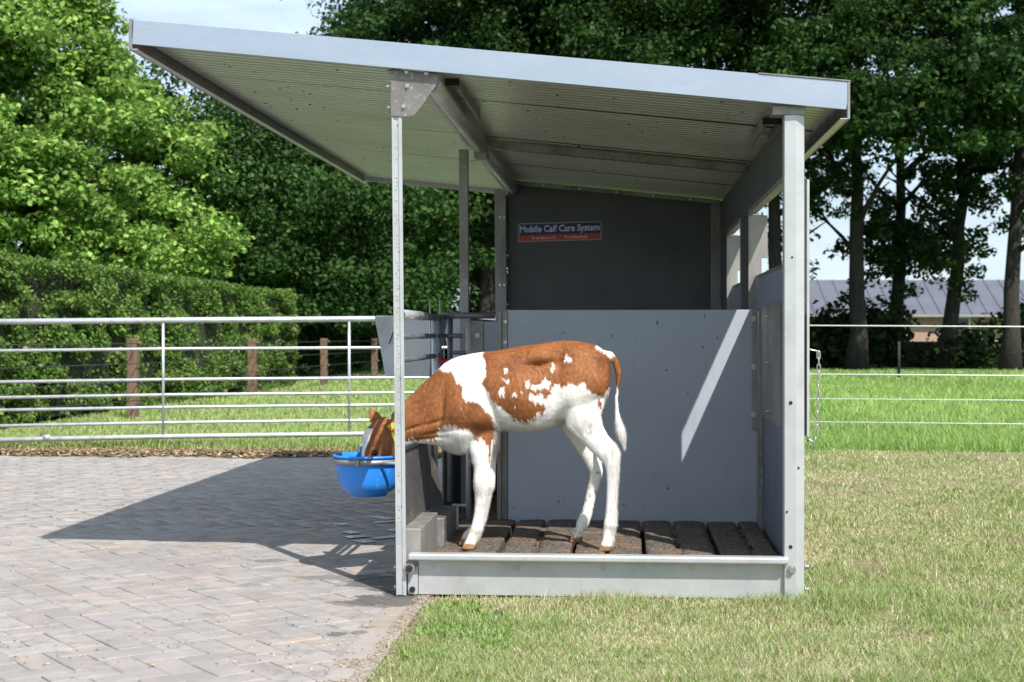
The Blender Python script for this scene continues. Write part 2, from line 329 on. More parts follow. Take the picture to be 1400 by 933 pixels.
for i in range(12):
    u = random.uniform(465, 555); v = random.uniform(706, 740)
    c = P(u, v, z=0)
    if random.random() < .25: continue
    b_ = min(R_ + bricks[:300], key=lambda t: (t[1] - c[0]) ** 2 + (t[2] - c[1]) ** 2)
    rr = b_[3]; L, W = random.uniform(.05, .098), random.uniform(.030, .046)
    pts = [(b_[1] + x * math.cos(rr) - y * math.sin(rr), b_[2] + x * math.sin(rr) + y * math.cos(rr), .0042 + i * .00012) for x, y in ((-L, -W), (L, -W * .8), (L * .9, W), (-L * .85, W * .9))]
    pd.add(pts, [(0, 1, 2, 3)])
tag(pd.build('puddles', 'water'), 'thin films of spilled water on the shaded pavers, sky sheen painted into their pale colour', 'puddle', kind='stuff')

# ================================================================== THE CALF SHELTER
S = empty('calf_shelter', (0, Y0, 0), label='open-fronted metal calf shelter with a sloping roof standing half on paving, half on grass', cat='calf shelter')
S.location = (0, 0, 0)
Yf = Y0 - .04
BL, BR = P(180.4, 60.4, Y=Yf), P(1157, 150, Y=Yf)
TL, TR = P(182.5, 27, Y=Yf), P(1163, 112, Y=Yf)
XE0, XE1 = BL[0], BR[0]
YB = 10.77                                              # far edge of the roof
zslope = (BR[2] - BL[2]) / (BR[0] - BL[0])
def zb(x): return BL[2] + (x - BL[0]) * zslope           # bottom of the fascia
def zs(x): return zb(x) + .030                           # soffit
roof = empty('roof'); roof.parent = S
MB().hexa([(BL[0], Yf, BL[2]), (BR[0], Yf, BR[2]), (BR[0], Yf + .012, BR[2]), (BL[0], Yf + .012, BL[2]),
           (TL[0], Yf, TL[2]), (TR[0], Yf, TR[2]), (TR[0], Yf + .012, TR[2]), (TL[0], Yf + .012, TL[2])]).build('fascia', 'fascia', roof, .001, 1)
def sheet(y0, y1, x0, x1, zf, pitch=.0675, h=.026):
    m = MB(); ys = []; y = y0
    while y < y1 - 1e-6:
        for dy, dz in ((0, 0), (.60, 0), (.66, h), (.92, h), (.98, 0)):
            yy = min(y + dy * pitch, y1)
            if not ys or yy > ys[-1][0] + 1e-6: ys.append((yy, dz))
        y += pitch
    nx = 12; vs = []
    for yy, dz in ys:
        for k in range(nx + 1):
            x = x0 + (x1 - x0) * k / nx; vs.append((x, yy, zf(x) + dz + .0006 * math.sin(3.1 * x + 2 * yy)))
    n = nx + 1
    return m.add(vs, [(i * n + k, (i + 1) * n + k, (i + 1) * n + k + 1, i * n + k + 1) for i in range(len(ys) - 1) for k in range(nx)])
seams = [5.64, 6.43, 7.68, 8.93, 10.18, 10.74]
for i in range(5):
    sheet(seams[i] + .003, seams[i + 1] - .003, XE0 + .02, XE1 - .02, zs).build('roof_sheet', 'soffit', roof)
    if i: MB().hexa([(XE0 + .02, seams[i] - .006, zs(XE0) - .0015), (XE1 - .02, seams[i] - .006, zs(XE1) - .0015), (XE1 - .02, seams[i] + .006, zs(XE1) - .0015), (XE0 + .02, seams[i] + .006, zs(XE0) - .0015),
                     (XE0 + .02, seams[i] - .006, zs(XE0) + .03), (XE1 - .02, seams[i] - .006, zs(XE1) + .03), (XE1 - .02, seams[i] + .006, zs(XE1) + .03), (XE0 + .02, seams[i] + .006, zs(XE0) + .03)]).build('sheet_seam', 'black', roof)
# top skin of the roof
MB().hexa([(XE0 + .015, Yf + .014, zs(XE0) + .034), (XE1 - .015, Yf + .014, zs(XE1) + .034), (XE1 - .015, YB - .01, zs(XE1) + .034), (XE0 + .015, YB - .01, zs(XE0) + .034),
           (XE0 + .015, Yf + .014, TL[2] - .012), (XE1 - .015, Yf + .014, TR[2] - .012), (XE1 - .015, YB - .01, TR[2] - .012), (XE0 + .015, YB - .01, TL[2] - .012)]).build('roof_cover', 'galv', roof)
# eave trims left and right (angle profiles) and the far one
for sx, x0, zt in ((-1, XE0, TL[2]), (1, XE1, TR[2])):
    zl = zb(x0) - (.022 if sx < 0 else .035)
    xa, xb = (x0 - .012, x0) if sx < 0 else (x0 + .004, x0 + .014)
    MB().hexa([(xa, Yf - .002, zl), (xb, Yf - .002, zl), (xb, YB, zl), (xa, YB, zl), (xa, Yf - .002, zt + .004), (xb, Yf - .002, zt + .004), (xb, YB, zt + .004), (xa, YB, zt + .004)]).build('eave_trim', 'galv_dark', roof, .001, 1)
    xf = (xb, xb + .022) if sx < 0 else (xa - .026, xa)
    MB().box(xf[0], xf[1], Yf - .002, YB, zl, zl + .003).build('eave_lip', 'galv', roof)
MB().hexa([(XE0, YB, zb(XE0)), (XE1, YB, zb(XE1)), (XE1, YB + .012, zb(XE1)), (XE0, YB + .012, zb(XE0)), (XE0, YB, TL[2]), (XE1, YB, TR[2]), (XE1, YB + .012, TR[2]), (XE0, YB + .012, TL[2])]).build('rear_fascia', 'galv', roof)
# cover strips on the top corners
MB().hexa([(.50, Yf - .004, TR[2] + .034), (XE1 + .016, Yf - .004, TR[2] + .001), (XE1 + .016, Yf + .02, TR[2] + .001), (.50, Yf + .02, TR[2] + .034),
           (.50, Yf - .004, TR[2] + .038), (XE1 + .016, Yf - .004, TR[2] + .005), (XE1 + .016, Yf + .02, TR[2] + .005), (.50, Yf + .02, TR[2] + .038)]).build('corner_cap', 'galv_dark', roof)
# screws and specks under the roof
sp = MB()
for _ in range(120):
    x = random.uniform(XE0 + .1, XE1 - .1); y = random.choice(seams[1:5]) + random.uniform(-.6, .6)
    if y > YB - .1 or y < 5.7: continue
    sp.tube([(x, y, zs(x) - .003), (x, y, zs(x) + .012)], random.choice((.003, .004, .006)), 6)
tag(sp.build('roof_screws', 'black', roof), kind='stuff')

XL = P(546, 600, Y=Y0)[0]; XR = .640
def post(name, m, x0, x1, y0, y1, z0, z1, dx=0, chan=False):
    o = MB().hexa([(x0, y0, z0), (x1, y0, z0), (x1, y1, z0), (x0, y1, z0), (x0 + dx, y0, z1), (x1 + dx, y0, z1), (x1 + dx, y1, z1), (x0 + dx, y1, z1)])
    return o.build(name, m, S, .002, 2)
# front left post: C-profile with a raised centre strip
lb, rb = P(542, 815, Y=Y0)[0], P(553, 815, Y=Y0)[0]
lt = P(535, 100, Y=Y0)[0] - lb
zt = zb(XL) + .01
fp = post('post', 'galv', lb, rb, Y0, Y0 + .045, 0.003, zt, lt)
for x0, x1 in ((lb - .0002, lb + .007), (rb - .006, rb + .008)):
    m_ = MB().hexa([(x0, Y0 - .005, .003), (x1, Y0 - .005, .003), (x1, Y0 - .0005, .003), (x0, Y0 - .0005, .003), (x0 + lt, Y0 - .005, zt), (x1 + lt, Y0 - .005, zt), (x1 + lt, Y0 - .0005, zt), (x0 + lt, Y0 - .0005, zt)])
    m_.build('post_lip', 'galv', fp, .001, 1)
pm_ = MB()                                              # punched slots down the post
for k in range(110):
    z = .25 + k * .0145
    if random.random() < .35 or z > zt - .25: continue
    xc = (lb + rb) / 2 + lt * z / zt + random.uniform(-.003, .003)
    pm_.box(xc - .004, xc + random.uniform(.001, .006), Y0 - .0009, Y0 - .0001, z, z + random.uniform(.002, .008))
tag(pm_.build('stamped_marks', 'mark', fp), kind='stuff')
def hole(u, v, Y, parent, r=.007):
    p = P(u, v, Y=Y); MB().tube([(p[0], Y - .0012, p[2]), (p[0], Y + .001, p[2])], r, 12).build('hole', 'black', parent)
for v in (518, 693, 172, 345): hole(541 + (v - 160) * .01 + 5 - .5, v, Y0, fp)
# front right post (two-faced profile) 
r0, r1, r2 = P(1072.5, 700, Y=Y0)[0], P(1088, 700, Y=Y0)[0], P(1100, 700, Y=Y0)[0]
rp_ = MB().add([(r0, Y0 + .07, .003), (r0, Y0, .003), (r1, Y0 - .004, .003), (r2, Y0 + .008, .003), (r2, Y0 + .07, .003),
                (r0, Y0 + .07, zb(r0) - .035), (r0, Y0, zb(r0) - .035), (r1, Y0 - .004, zb(r0) - .035), (r2, Y0 + .008, zb(r0) - .035), (r2, Y0 + .07, zb(r0) - .035)],
               [(0, 1, 2, 3, 4)[::-1], (5, 6, 7, 8, 9), (0, 1, 6, 5), (1, 2, 7, 6), (2, 3, 8, 7), (3, 4, 9, 8), (4, 0, 5, 9)]).build('post', 'galv', S, .0015, 1)
for u, v in ((1081, 551), (1081, 748), (1083, 352), (1092, 640), (1076, 700)): hole(u, v, Y0 - .003, rp_, .004 if u != 1081 else .007)
box('post_head', 'galv_dark', S, P(1056, 150, Y=Y0)[0], P(1101, 150, Y=Y0)[0], Y0 - .006, Y0 + .08, zb(.6) - .035, zb(.6) + .0)
# mid and rear posts
ml, mr = P(630, 400, Y=7.60)[0], P(642, 400, Y=7.60)[0]
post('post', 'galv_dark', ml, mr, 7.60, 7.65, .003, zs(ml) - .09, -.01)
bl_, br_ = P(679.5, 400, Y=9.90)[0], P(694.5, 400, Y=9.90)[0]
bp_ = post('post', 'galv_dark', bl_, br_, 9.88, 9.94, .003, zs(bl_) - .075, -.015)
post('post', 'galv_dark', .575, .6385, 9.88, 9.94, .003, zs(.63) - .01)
# gusset plate on the front left post
g = [P(u, v, Y=Y0 - .010) for u, v in ((534, 92), (602, 100), (597, 116), (575, 148), (567, 158), (557, 160), (534, 159))]
g[0] = (g[0][0], g[0][1], zb(g[0][0])); g[1] = (g[1][0], g[1][1], zb(g[1][0]))
gs = MB().prism(g[::-1], (0, .006, 0)).build('gusset_plate', 'galv_dark', S, .001, 1)
def bolt(p, d, parent, r=.009, L=.012, name='bolt'):
    d = Vector(d).normalized(); p = Vector(p)
    MB().tube([p, p + d * L * .25], r * 1.45, 14).tube([p + d * L * .25, p + d * L], r, 6).build(name, 'bolt', parent)
for u, v in ((556, 98), (583, 100), (557, 118), (552, 146)): p = P(u, v, Y=Y0 - .011); bolt(p, (0, -1, 0), gs, .006, .008)
for u, v in ((531, 98), (530, 118), (532, 147)): p = P(u, v, Y=Y0); bolt((p[0] + .012, Y0 + .01, p[2]), (-1, 0, 0), fp, .009, .022)
# long beam under the roof (half-round galvanised rail), in two lengths
bx = P(592, 133, Y=Y0 + .05)[0]
for ya, yb in ((Y0 + .03, 7.66), (7.70, 9.95)):
    zz = zs(bx) - .052
    m_ = MB().tube([(bx, ya, zz - .012), (bx, yb, zz - .012)], .033, 20)
    m_.box(bx - .022, bx + .020, ya + .01, yb - .01, zz, zs(bx) - .004)
    m_.build('roof_beam', 'galv', S)
    MB().box(bx - .052, bx - .0345, ya + .02, yb - .05, zz - .03, zz - .026).build('beam_flange', 'galv', S)
box('beam_bracket', 'galv_dark', S, bx - .035, bx + .03, 7.63, 7.73, zs(bx) - .12, zs(bx) - .01)
# cross purlins
def purlin(y, xa, xb, h=.035, drop=.0, m='galv_dark'):
    za, zb_ = zs(xa) - drop - .002, zs(xb) - drop - .002
    return MB().hexa([(xa, y, za - h), (xb, y, zb_ - h), (xb, y + .05, zb_ - h), (xa, y + .05, za - h), (xa, y, za), (xb, y, zb_), (xb, y + .05, zb_), (xa, y + .05, za)]).build('purlin', m, S, .002, 1)
pu = purlin(7.75, bx + .04, XR - .01, .042, .008)
pu2 = purlin(9.82, bx + .02, XR - .01, .03, .008)
for k in range(6):
    x = bx + .2 + k * .24; bolt((x, 9.819, zs(x) - .026), (0, -1, 0), pu2, .006, .008)
# light fittings / brackets under the sheets
def fitting(u0, v0, u1, v1, wd):
    z_ = zs(P(u0, v0, Y=6.2)[0]) - .004
    a_, b_ = P(u0, v0, z=z_), P(u1, v1, z=z_); y0_, y1_ = sorted((a_[1], b_[1])); x = (a_[0] + b_[0]) / 2
    e = empty('light_fitting'); e.parent = S
    MB().box(x - wd / 2, x - wd / 2 + .012, y0_, y1_, z_ - .045, z_).build('fitting_side', 'galv_dark', e, .001, 1)
    MB().box(x + wd / 2 - .012, x + wd / 2, y0_ + .02, y1_ + .02, z_ - .045, z_).build('fitting_side', 'galv_dark', e, .001, 1)
    MB().box(x - wd / 2, x + wd / 2, y0_ - .004, y0_ - .0005, z_ - .03, z_ - .002).build('fitting_end', 'black', e)
fitting(612, 107, 640, 150, .10); fitting(1062, 160, 1035, 185, .085)

# ---- back wall with the sticker
zbk = zs(0) - .06
xa_, xb_ = br_ - .004, .60
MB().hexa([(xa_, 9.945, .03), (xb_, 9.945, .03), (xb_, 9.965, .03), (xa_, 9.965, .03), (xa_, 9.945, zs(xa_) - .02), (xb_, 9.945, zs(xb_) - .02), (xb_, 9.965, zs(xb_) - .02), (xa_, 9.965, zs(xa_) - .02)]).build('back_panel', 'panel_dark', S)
for v in (297, 390):
    for du in (-3, 3): p = P(686.5 + du, v, Y=9.88); bolt(p, (0, -1, 0), bp_, .006, .008)
ys_ = 9.9435
A_, B_, C_, D_ = [P(u, v, Y=ys_) for u, v in ((708.5, 331.5), (822.5, 328), (822.5, 302.5), (708.5, 306))]
sk = empty('sticker'); sk.parent = S
def quad4(a, b, c, d, m, y, name): return MB().prism([(a[0], y, a[2]), (b[0], y, b[2]), (c[0], y, c[2]), (d[0], y, d[2])], (0, .0006, 0)).build(name, m, sk)
lerp = lambda p, q, t: tuple(p[i] + (q[i] - p[i]) * t for i in range(3))
quad4(A_, B_, C_, D_, 'mark', ys_, 'sticker_border')
ins = .012
def inn(sx, sy): return lerp(lerp(A_, B_, sx), lerp(D_, C_, sx), sy)
quad4(inn(ins, .05), inn(1 - ins, .05), inn(1 - ins, .36), inn(ins, .36), 'sign_red', ys_ - .0008, 'red_band')
quad4(inn(ins, .36), inn(1 - ins, .36), inn(1 - ins, .95), inn(ins, .95), 'sign_blue', ys_ - .0008, 'blue_band')
def text(s_, cx, cy, width, bold, name):
    fc = bpy.data.curves.new(name, 'FONT'); fc.body = s_; fc.size = 1; fc.offset = bold; fc.align_x = 'CENTER'; fc.resolution_u = 3
    t = bpy.data.objects.new(name + '_tmp', fc); col.objects.link(t)
    dg = bpy.context.evaluated_depsgraph_get(); me = bpy.data.meshes.new_from_object(t.evaluated_get(dg)); bpy.data.objects.remove(t)
    v = np.empty(len(me.vertices) * 3, np.float32); me.vertices.foreach_get('co', v); v = v.reshape(-1, 3)
    w_ = v[:, 0].max() - v[:, 0].min(); k = width / w_; c = inn(cx, cy); sl = (B_[2] - A_[2]) / (B_[0] - A_[0])
    mx_ = (v[:, 0].max() + v[:, 0].min()) / 2
    q = np.stack([c[0] + (v[:, 0] - mx_) * k, np.full(len(v), ys_ - .0016), c[2] + v[:, 1] * k * 1.15 + (v[:, 0] - mx_) * k * sl], 1)
    me.vertices.foreach_set('co', q.astype(np.float32).ravel()); me.update(); me.materials.clear()
    return link(name, me, 'sign_white', sk)
Wd = B_[0] - A_[0]
text('Mobile Calf Care System', .5, .52, Wd * .955, .022, 'sticker_title')
text('© van Beek en Zn', .31, .13, Wd * .29, .008, 'sticker_small_text'); text('The Netherlands', .69, .13, Wd * .28, .012, 'sticker_small_text')

# ---- partition between the pens
YP = 7.10
pl, pr = P(680, 500, Y=YP)[0], P(1037, 500, Y=YP)[0]; ztp = P(800, 424, Y=YP)[2]
box('partition_panel', 'panel', S, P(694, 500, Y=YP)[0], pr, YP, YP + .025, .06, ztp, .002)
pf_ = box('partition_frame', 'galv_dark', S, pl, P(686, 500, Y=YP)[0], YP - .02, YP + .04, .05, ztp - .004)
box('partition_plate', 'galv_dark', S, P(686, 500, Y=YP)[0] + .0005, P(694, 500, Y=YP)[0] - .0005, YP - .006, YP + .03, .05, ztp - .004)
for v in (440, 468): p = P(691, v, Y=YP - .006); bolt(p, (0, -1, 0), pf_, .006, .008)
# hinge plates between partition and right wall
hp = box('hinge_plate', 'galv_dark', S, P(1028, 500, Y=YP - .02)[0], P(1043, 500, Y=YP - .02)[0], YP - .022, YP - .008, P(0, 582, Y=YP)[2], ztp + .004)
for v in (436, 502, 567): bolt(P(1030.5, v, Y=YP - .022), (0, -1, 0), hp, .009, .012)
box('partition_edge', 'galv_dark', S, pr + .006, P(1045, 500, Y=YP)[0], YP + .0, YP + .03, .05, ztp - .01)
# right wall
def wall(name, m, y0, y1, z0, z1f, x0=XR, x1=XR + .018): return MB().hexa([(x0, y0, z0), (x1, y0, z0), (x1, y1, z0), (x0, y1, z0), (x0, y0, z1f), (x1, y0, z1f), (x1, y1, z1f), (x0, y1, z1f)]).build(name, m, S, .001, 1)
zw1 = 1.605
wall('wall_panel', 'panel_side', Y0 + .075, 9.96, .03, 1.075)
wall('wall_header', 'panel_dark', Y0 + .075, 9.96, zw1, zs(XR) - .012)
wall('wall_mullion', 'panel_dark', 7.70, 8.25, 1.078, zw1 - .003)
wall('wall_mullion', 'panel_dark', 9.30, 9.96, 1.078, zw1 - .003)
hp2 = wall('hinge_plate', 'galv_dark', 6.10, YP - .22, .62, 1.12, XR - .012, XR - .001)
for z_ in (.66, .87, 1.07): bolt((XR - .012, 6.55, z_), (-1, 0, 0), hp2, .009, .012)
wall('wall_stile', 'galv_dark', 6.93, 7.0, .05, 1.10, XR - .022, XR - .001)
for ya, yb in ((5.95, 7.70), (8.25, 9.30)):
    fr = empty('window_frame'); fr.parent = S
    MB().box(XR - .006, XR + .032, ya, yb, zw1 - .004, zw1 + .020).build('frame_head', 'galv_mid', fr, .001, 1)
    MB().box(XR - .004, XR + .062, yb - .004, yb - .001, 1.08, zw1 - .006).build('frame_jamb', 'galv_mid', fr)
    MB().box(XR + .064, XR + .095, yb + .03, yb + .034, 1.38, zw1 - .006).build('frame_jamb', 'galv_mid', fr)
    MB().box(XR - .004, XR + .062, ya, ya + .004, 1.08, zw1 - .006).build('frame_jamb', 'galv_mid', fr)
    MB().box(XR - .002, XR + .03, ya + .004, yb - .005, 1.076, 1.10).build('frame_sill', 'galv_dark', fr)
    sh = MB().box(XR + .034, XR + .048, ya - .05, yb + .05, .95, 1.275).build('shutter', 'shutter', S, .001, 1)
    MB().box(XR + .0325, XR + .0495, ya - .048, yb + .048, 1.2755, 1.290).build('shutter_rail', 'galv_dark', sh, .001, 1)
# outer guide and flange seen beside right post, lengthened behind to cut sun stripe
box('shutter_guide_sun_stop', 'galv', S, XR + .052, P(1106.5, 500, Y=5.74)[0], 5.735, 6.42, P(0, 592, Y=5.74)[2], P(0, 254, Y=5.74)[2])
# ---- chain
def chain_link(c, t, rot, parent, L=.030, W=.012, r=.0022):
    pts = []
    for k in range(16):
        a_ = 2 * math.pi * k / 16; y = math.sin(a_) * W / 2; x = math.cos(a_) * W / 2 + (L / 2 - W / 2) * (1 if math.cos(a_) > 0 else -1)
        pts.append((x, y))
    t = Vector(t).normalized(); s_ = t.cross(Vector((0, 1, 0))).normalized(); n_ = t.cross(s_); s_ = s_ * math.cos(rot) + n_ * math.sin(rot)
    path = [Vector(c) + t * x + s_ * y for x, y in pts]; path.append(path[0])
    MB().tube(path, r, 6, False).build('link', 'bolt', parent)
ch = empty('chain'); ch.parent = S
yc_ = 5.78
cp = [P(u, v, Y=yc_) for u, v in ((1119, 481), (1119.5, 500), (1119, 520), (1118.5, 545), (1117.5, 565), (1116.5, 585), (1115, 600), (1111, 608), (1107, 606), (1104, 598), (1102.5, 590))]
cp = [Vector(p) for p in cp]
acc = []; tot = 0
for i in range(len(cp) - 1):
    n_ = 40
    for k in range(n_): acc.append(cp[i].lerp(cp[i + 1], k / n_))
d = 0; last = acc[0]; k_ = 0; step = .0245
for i in range(1, len(acc)):
    d += (acc[i] - acc[i - 1]).length
    if d >= step:
        chain_link((last + acc[i]) / 2, acc[i] - last, (k_ % 2) * math.pi / 2, ch); last = acc[i]; d = 0; k_ += 1
MB().tube([P(1105, 477, Y=yc_), P(1109, 478.5, Y=yc_), P(1119, 480.5, Y=yc_), P(1119.5, 489, Y=yc_)], .003, 8).build('hook', 'bolt', ch)

# ---- floor: front channel, rail, slats
x0_, x1_ = P(571, 790, Y=Y0)[0], P(1077, 790, Y=Y0)[0]
zr0, zr1 = P(700, 767, Y=Y0)[2], P(700, 757.5, Y=Y0 + .0)[2]
box('front_channel', 'galv', S, x0_, x1_ + .02, Y0 + .022, Y0 + .030, .003, zr0 - .002)
rl = MB().tube([(P(558, 762, Y=Y0)[0], Y0 + .004, (zr0 + zr1) / 2), (P(1077, 762, Y=Y0)[0], Y0 + .004, (zr0 + zr1) / 2)], .010, 12)
rail = box('front_rail', 'galv', S, P(559, 762, Y=Y0)[0], P(1077.5, 762, Y=Y0)[0], Y0 - .028, Y0 + .03, zr0, zr1, .006)
rail.modifiers[0].segments = 3
rail.modifiers[0].width = .008
box('channel_end', 'galv_dark', S, x1_ + .0, x1_ + .018, Y0 + .006, Y0 + .0215, .003, zr0 - .004)
for u in (589, 706, 825, 945, 1067): bolt(P(u, 776, Y=Y0 + .022), (0, -1, 0), S, .009, .006)
bolt(P(1082, 779, Y=Y0 - .002), (0, -1, 0), rp_, .012, .016)
for v in (775, 806): p = P(1100, v, Y=Y0 + .03); bolt((p[0], Y0 + .03, p[2]), (1, 0, 0), rp_, .009, .016)
for v in (776, 803): p = P(542, v, Y=Y0 + .02); bolt((lb, Y0 + .02, p[2]), (-1, 0, 0), fp, .008, .012)
hb = P(560, 777, Y=Y0 - .004)
hub = MB().tube([(hb[0], Y0 + .02, hb[2]), (hb[0], Y0 - .014, hb[2])], .021, 20).build('hub', 'galv_dark', S)
MB().tube([(hb[0], Y0 - .0145, hb[2]), (hb[0], Y0 - .034, hb[2])], [.013, .010], 16).build('hub_cap', 'black', hub)
box('foot_bracket', 'galv', S, rb + .010, x0_ - .002, Y0 + .018, Y0 + .05, .003, zr0 - .03)
hb2 = P(563, 807, Y=Y0); MB().tube([(hb2[0], Y0 + .02, hb2[2]), (hb2[0], Y0 + .008, hb2[2])], .011, 14).build('hub_cap', 'black', hub)
# slats: ten planks, pairs bridged over a row of slots
zf = .115
gx = [P(u, 757, Y=Y0 + .74)[0] for u in (0,)]
xs = [P(u, 757.5, z=zf)[0] for u in (574, 628, 680, 729, 782, 830, 881, 930, 983, 1033, 1078)]
xs[0] = -.79; xs[-1] = XR - .012
FLX = xs
def slat_mesh(xa, xb, seed):
    r = random.Random(seed); nx, ny = 6, 34; m = MB(); ya, yb = Y0 + .034, YP - .004 + .0
    top = []; W = xb - xa
    for j in range(ny + 1):
        for i in range(nx + 1):
            x = xa + W * i / nx; y = ya + (yb - ya) * j / ny
            e = min(i, nx - i) / nx
            ed = r.uniform(-.003, .003) if i in (0, nx) else 0
            z = zf - (.004 if i in (0, nx) else 0) + .005 * mn.noise(Vector((x * 6, y * 6, seed))) + .0012 * math.sin(y * 21 + .8 * math.sin(x * 7)) - (.005 if j % 9 == 4 else 0)
            top.append((x + ed, y, z))
    n = nx + 1
    m.add(top, [(j * n + i, j * n + i + 1, (j + 1) * n + i + 1, (j + 1) * n + i) for j in range(ny) for i in range(nx)], True)
    o = len(m.v); bot = [(x, y, .01) for x, y, z in top]
    idx = [i for i in range(n)] + [j * n + nx for j in range(1, ny + 1)] + [ny * n + i for i in range(nx - 1, -1, -1)] + [j * n for j in range(ny - 1, 0, -1)]
    m.v += [bot[i] for i in idx]; q = len(idx)
    for k in range(q): m.f.append((idx[k], o + k, o + (k + 1) % q, idx[(k + 1) % q])); m.sm.append(False)
    return m
for i in range(10):
    ga, gb_ = (.007, .007)
    sl = slat_mesh(xs[i] + .010, xs[i + 1] - .010, i).build('floor_slat', 'slat', S)
    if i % 2 == 0:
        for k in range(6):
            y = Y0 + .13 + k * .31
            if y + .16 > YP: break
            MB().box(xs[i + 1] - .012, xs[i + 1] + .012, y, y + .13, .02, zf - .006).build('slat_bridge', 'slat', sl)
tag(box('floor_tray', 'black', S, -.84, XR - .002, Y0 + .033, 9.94, .004, .009, 0), kind=None)
# second pen floor
box('rear_floor', 'slat', S, -.80, XR - .012, YP + .06, 9.93, .0095, zf)

# ---- left feed front: kerb box, breast board, tubes
cb = MB().box(-.845, -.772, Y0 + .05, 6.22, .012, .250).build('side_channel', 'galv_mid', S, .005, 3)
cb2 = MB().box(-.852, -.745, 6.223, 6.68, .012, .225).build('side_channel', 'galv_dark', S, .005, 3)
MB().box(-.765, -.735, 6.682, 6.69, .012, .225).build('channel_end', 'galv', S)
MB().box(-.765, -.70, 6.682, 6.69, .222, .232).build('channel_end', 'galv', S)
bb = MB().hexa([(-.842, Y0 + .048, .262), (-.836, Y0 + .048, .262), (-.836, 6.50, .232), (-.842, 6.50, .232), (-.854, Y0 + .048, .54), (-.848, Y0 + .048, .54), (-.850, 6.62, .52), (-.856, 6.62, .52)]).build('breast_board', 'board_dark', S, .001, 1)
MB().tube([(-.851, Y0 + .05, .545), (-.853, 6.62, .525)], .010, 10).build('board_lip', 'black', bb)
MB().hexa([(-.850, 6.505, .228), (-.845, 6.505, .228), (-.80, 6.66, .228), (-.805, 6.66, .228), (-.89, 6.50, .53), (-.885, 6.50, .53), (-.86, 6.70, .53), (-.865, 6.70, .53)]).build('breast_board', 'board_dark', S)
def rod(name, a_, b_, r, m='tube_dark', parent=S, n=12): return MB().tube([a_, b_], r, n).build(name, m, parent)
xt = -.845; zr = 1.068; YT = 7.03
rod('feed_upright', (xt, 6.70, .20), (xt, 6.70, zr), .014, 'tube')
rod('feed_upright', (xt, 6.88, .60), (xt, 6.88, zr), .009)
rod('feed_rail', (xt, Y0 + .03, zr), (xt, YT, zr), .015)
for z_ in (.985, .895): rod('feed_rail', (xt, Y0 + .03, z_), (xt, YT, z_), .011)
rod('sleeve', (xt, Y0 + .05, zr + .002), (xt, 6.35, zr + .002), .019, 'tube')
xq = P(677, 432, Y=YT)[0]
rod('feed_rail', (xt, YT, zr + .012), (xq, YT, zr + .012), .015)
rod('feed_rail', (xt, YT, .985), (P(632, 460, Y=YT)[0], YT, .985), .011)
rod('feed_rail', (xt + .04, YT, .905), (P(640, 484, Y=YT)[0], YT, .905), .010)
rod('feed_rail', (P(618, 703, Y=YT)[0], YT, .093), (P(680, 703, Y=YT)[0], YT, .093), .013, 'tube')
for u, z0_ in ((614.5, .20), (640.5, .10)):
    p = P(u, 600, Y=YT); rod('feed_upright', (p[0], YT + (.03 if u < 620 else 0), z0_), (p[0], YT + (.03 if u < 620 else 0), zr), .013, 'tube' if u > 620 else 'tube_dark')
rod('yoke_grip', P(592, 494, Y=6.8), P(622, 494, Y=6.8), .011, 'red')
for u in (588, 601.5): p = P(u, 430, Y=7.0); rod('latch_pin', (p[0], 7.0, zr - .3), (p[0], 7.0, P(0, 415 if u < 600 else 411, Y=7.0)[2]), .004, 'tube', n=8)
for k in range(4): p = P(596 + k * 3.6, 470, Y=6.9); rod('latch_rod', (p[0], 6.9, .80), (p[0], 6.9, .97), .0025, 'tube', n=6)
# second pen feed front
MB().box(-.875, -.868, 7.22, 9.87, .03, .52).build('breast_board', 'board_dark', S)
for y in (8.25, 9.1, 9.7): rod('feed_upright', (-.85, y, .5), (-.85, y, zr), .012)
for z_ in (zr, .96): rod('feed_rail', (-.85, 8.05, z_), (-.85, 9.87, z_), .013)
box('rear_side_board', 'galv_dark', S, P(642, 450, Y=8.1)[0], P(661, 450, Y=8.1)[0], 8.10, 8.106, .60, 1.065)
box('rear_side_board', 'panel', S, P(661.5, 450, Y=8.1)[0], P(686, 450, Y=8.1)[0], 8.105, 8.12, .60, 1.06)
bolt(P(653, 459, Y=8.1), (0, -1, 0), S, .009, .012)
box('rear_lower_board', 'black', S, -.80, P(690, 500, Y=8.2)[0], 8.20, 8.21, .03, .60)
box('side_lower_board', 'board_dark', S, -.84, -.80, 6.70, 7.16, .012, .16)
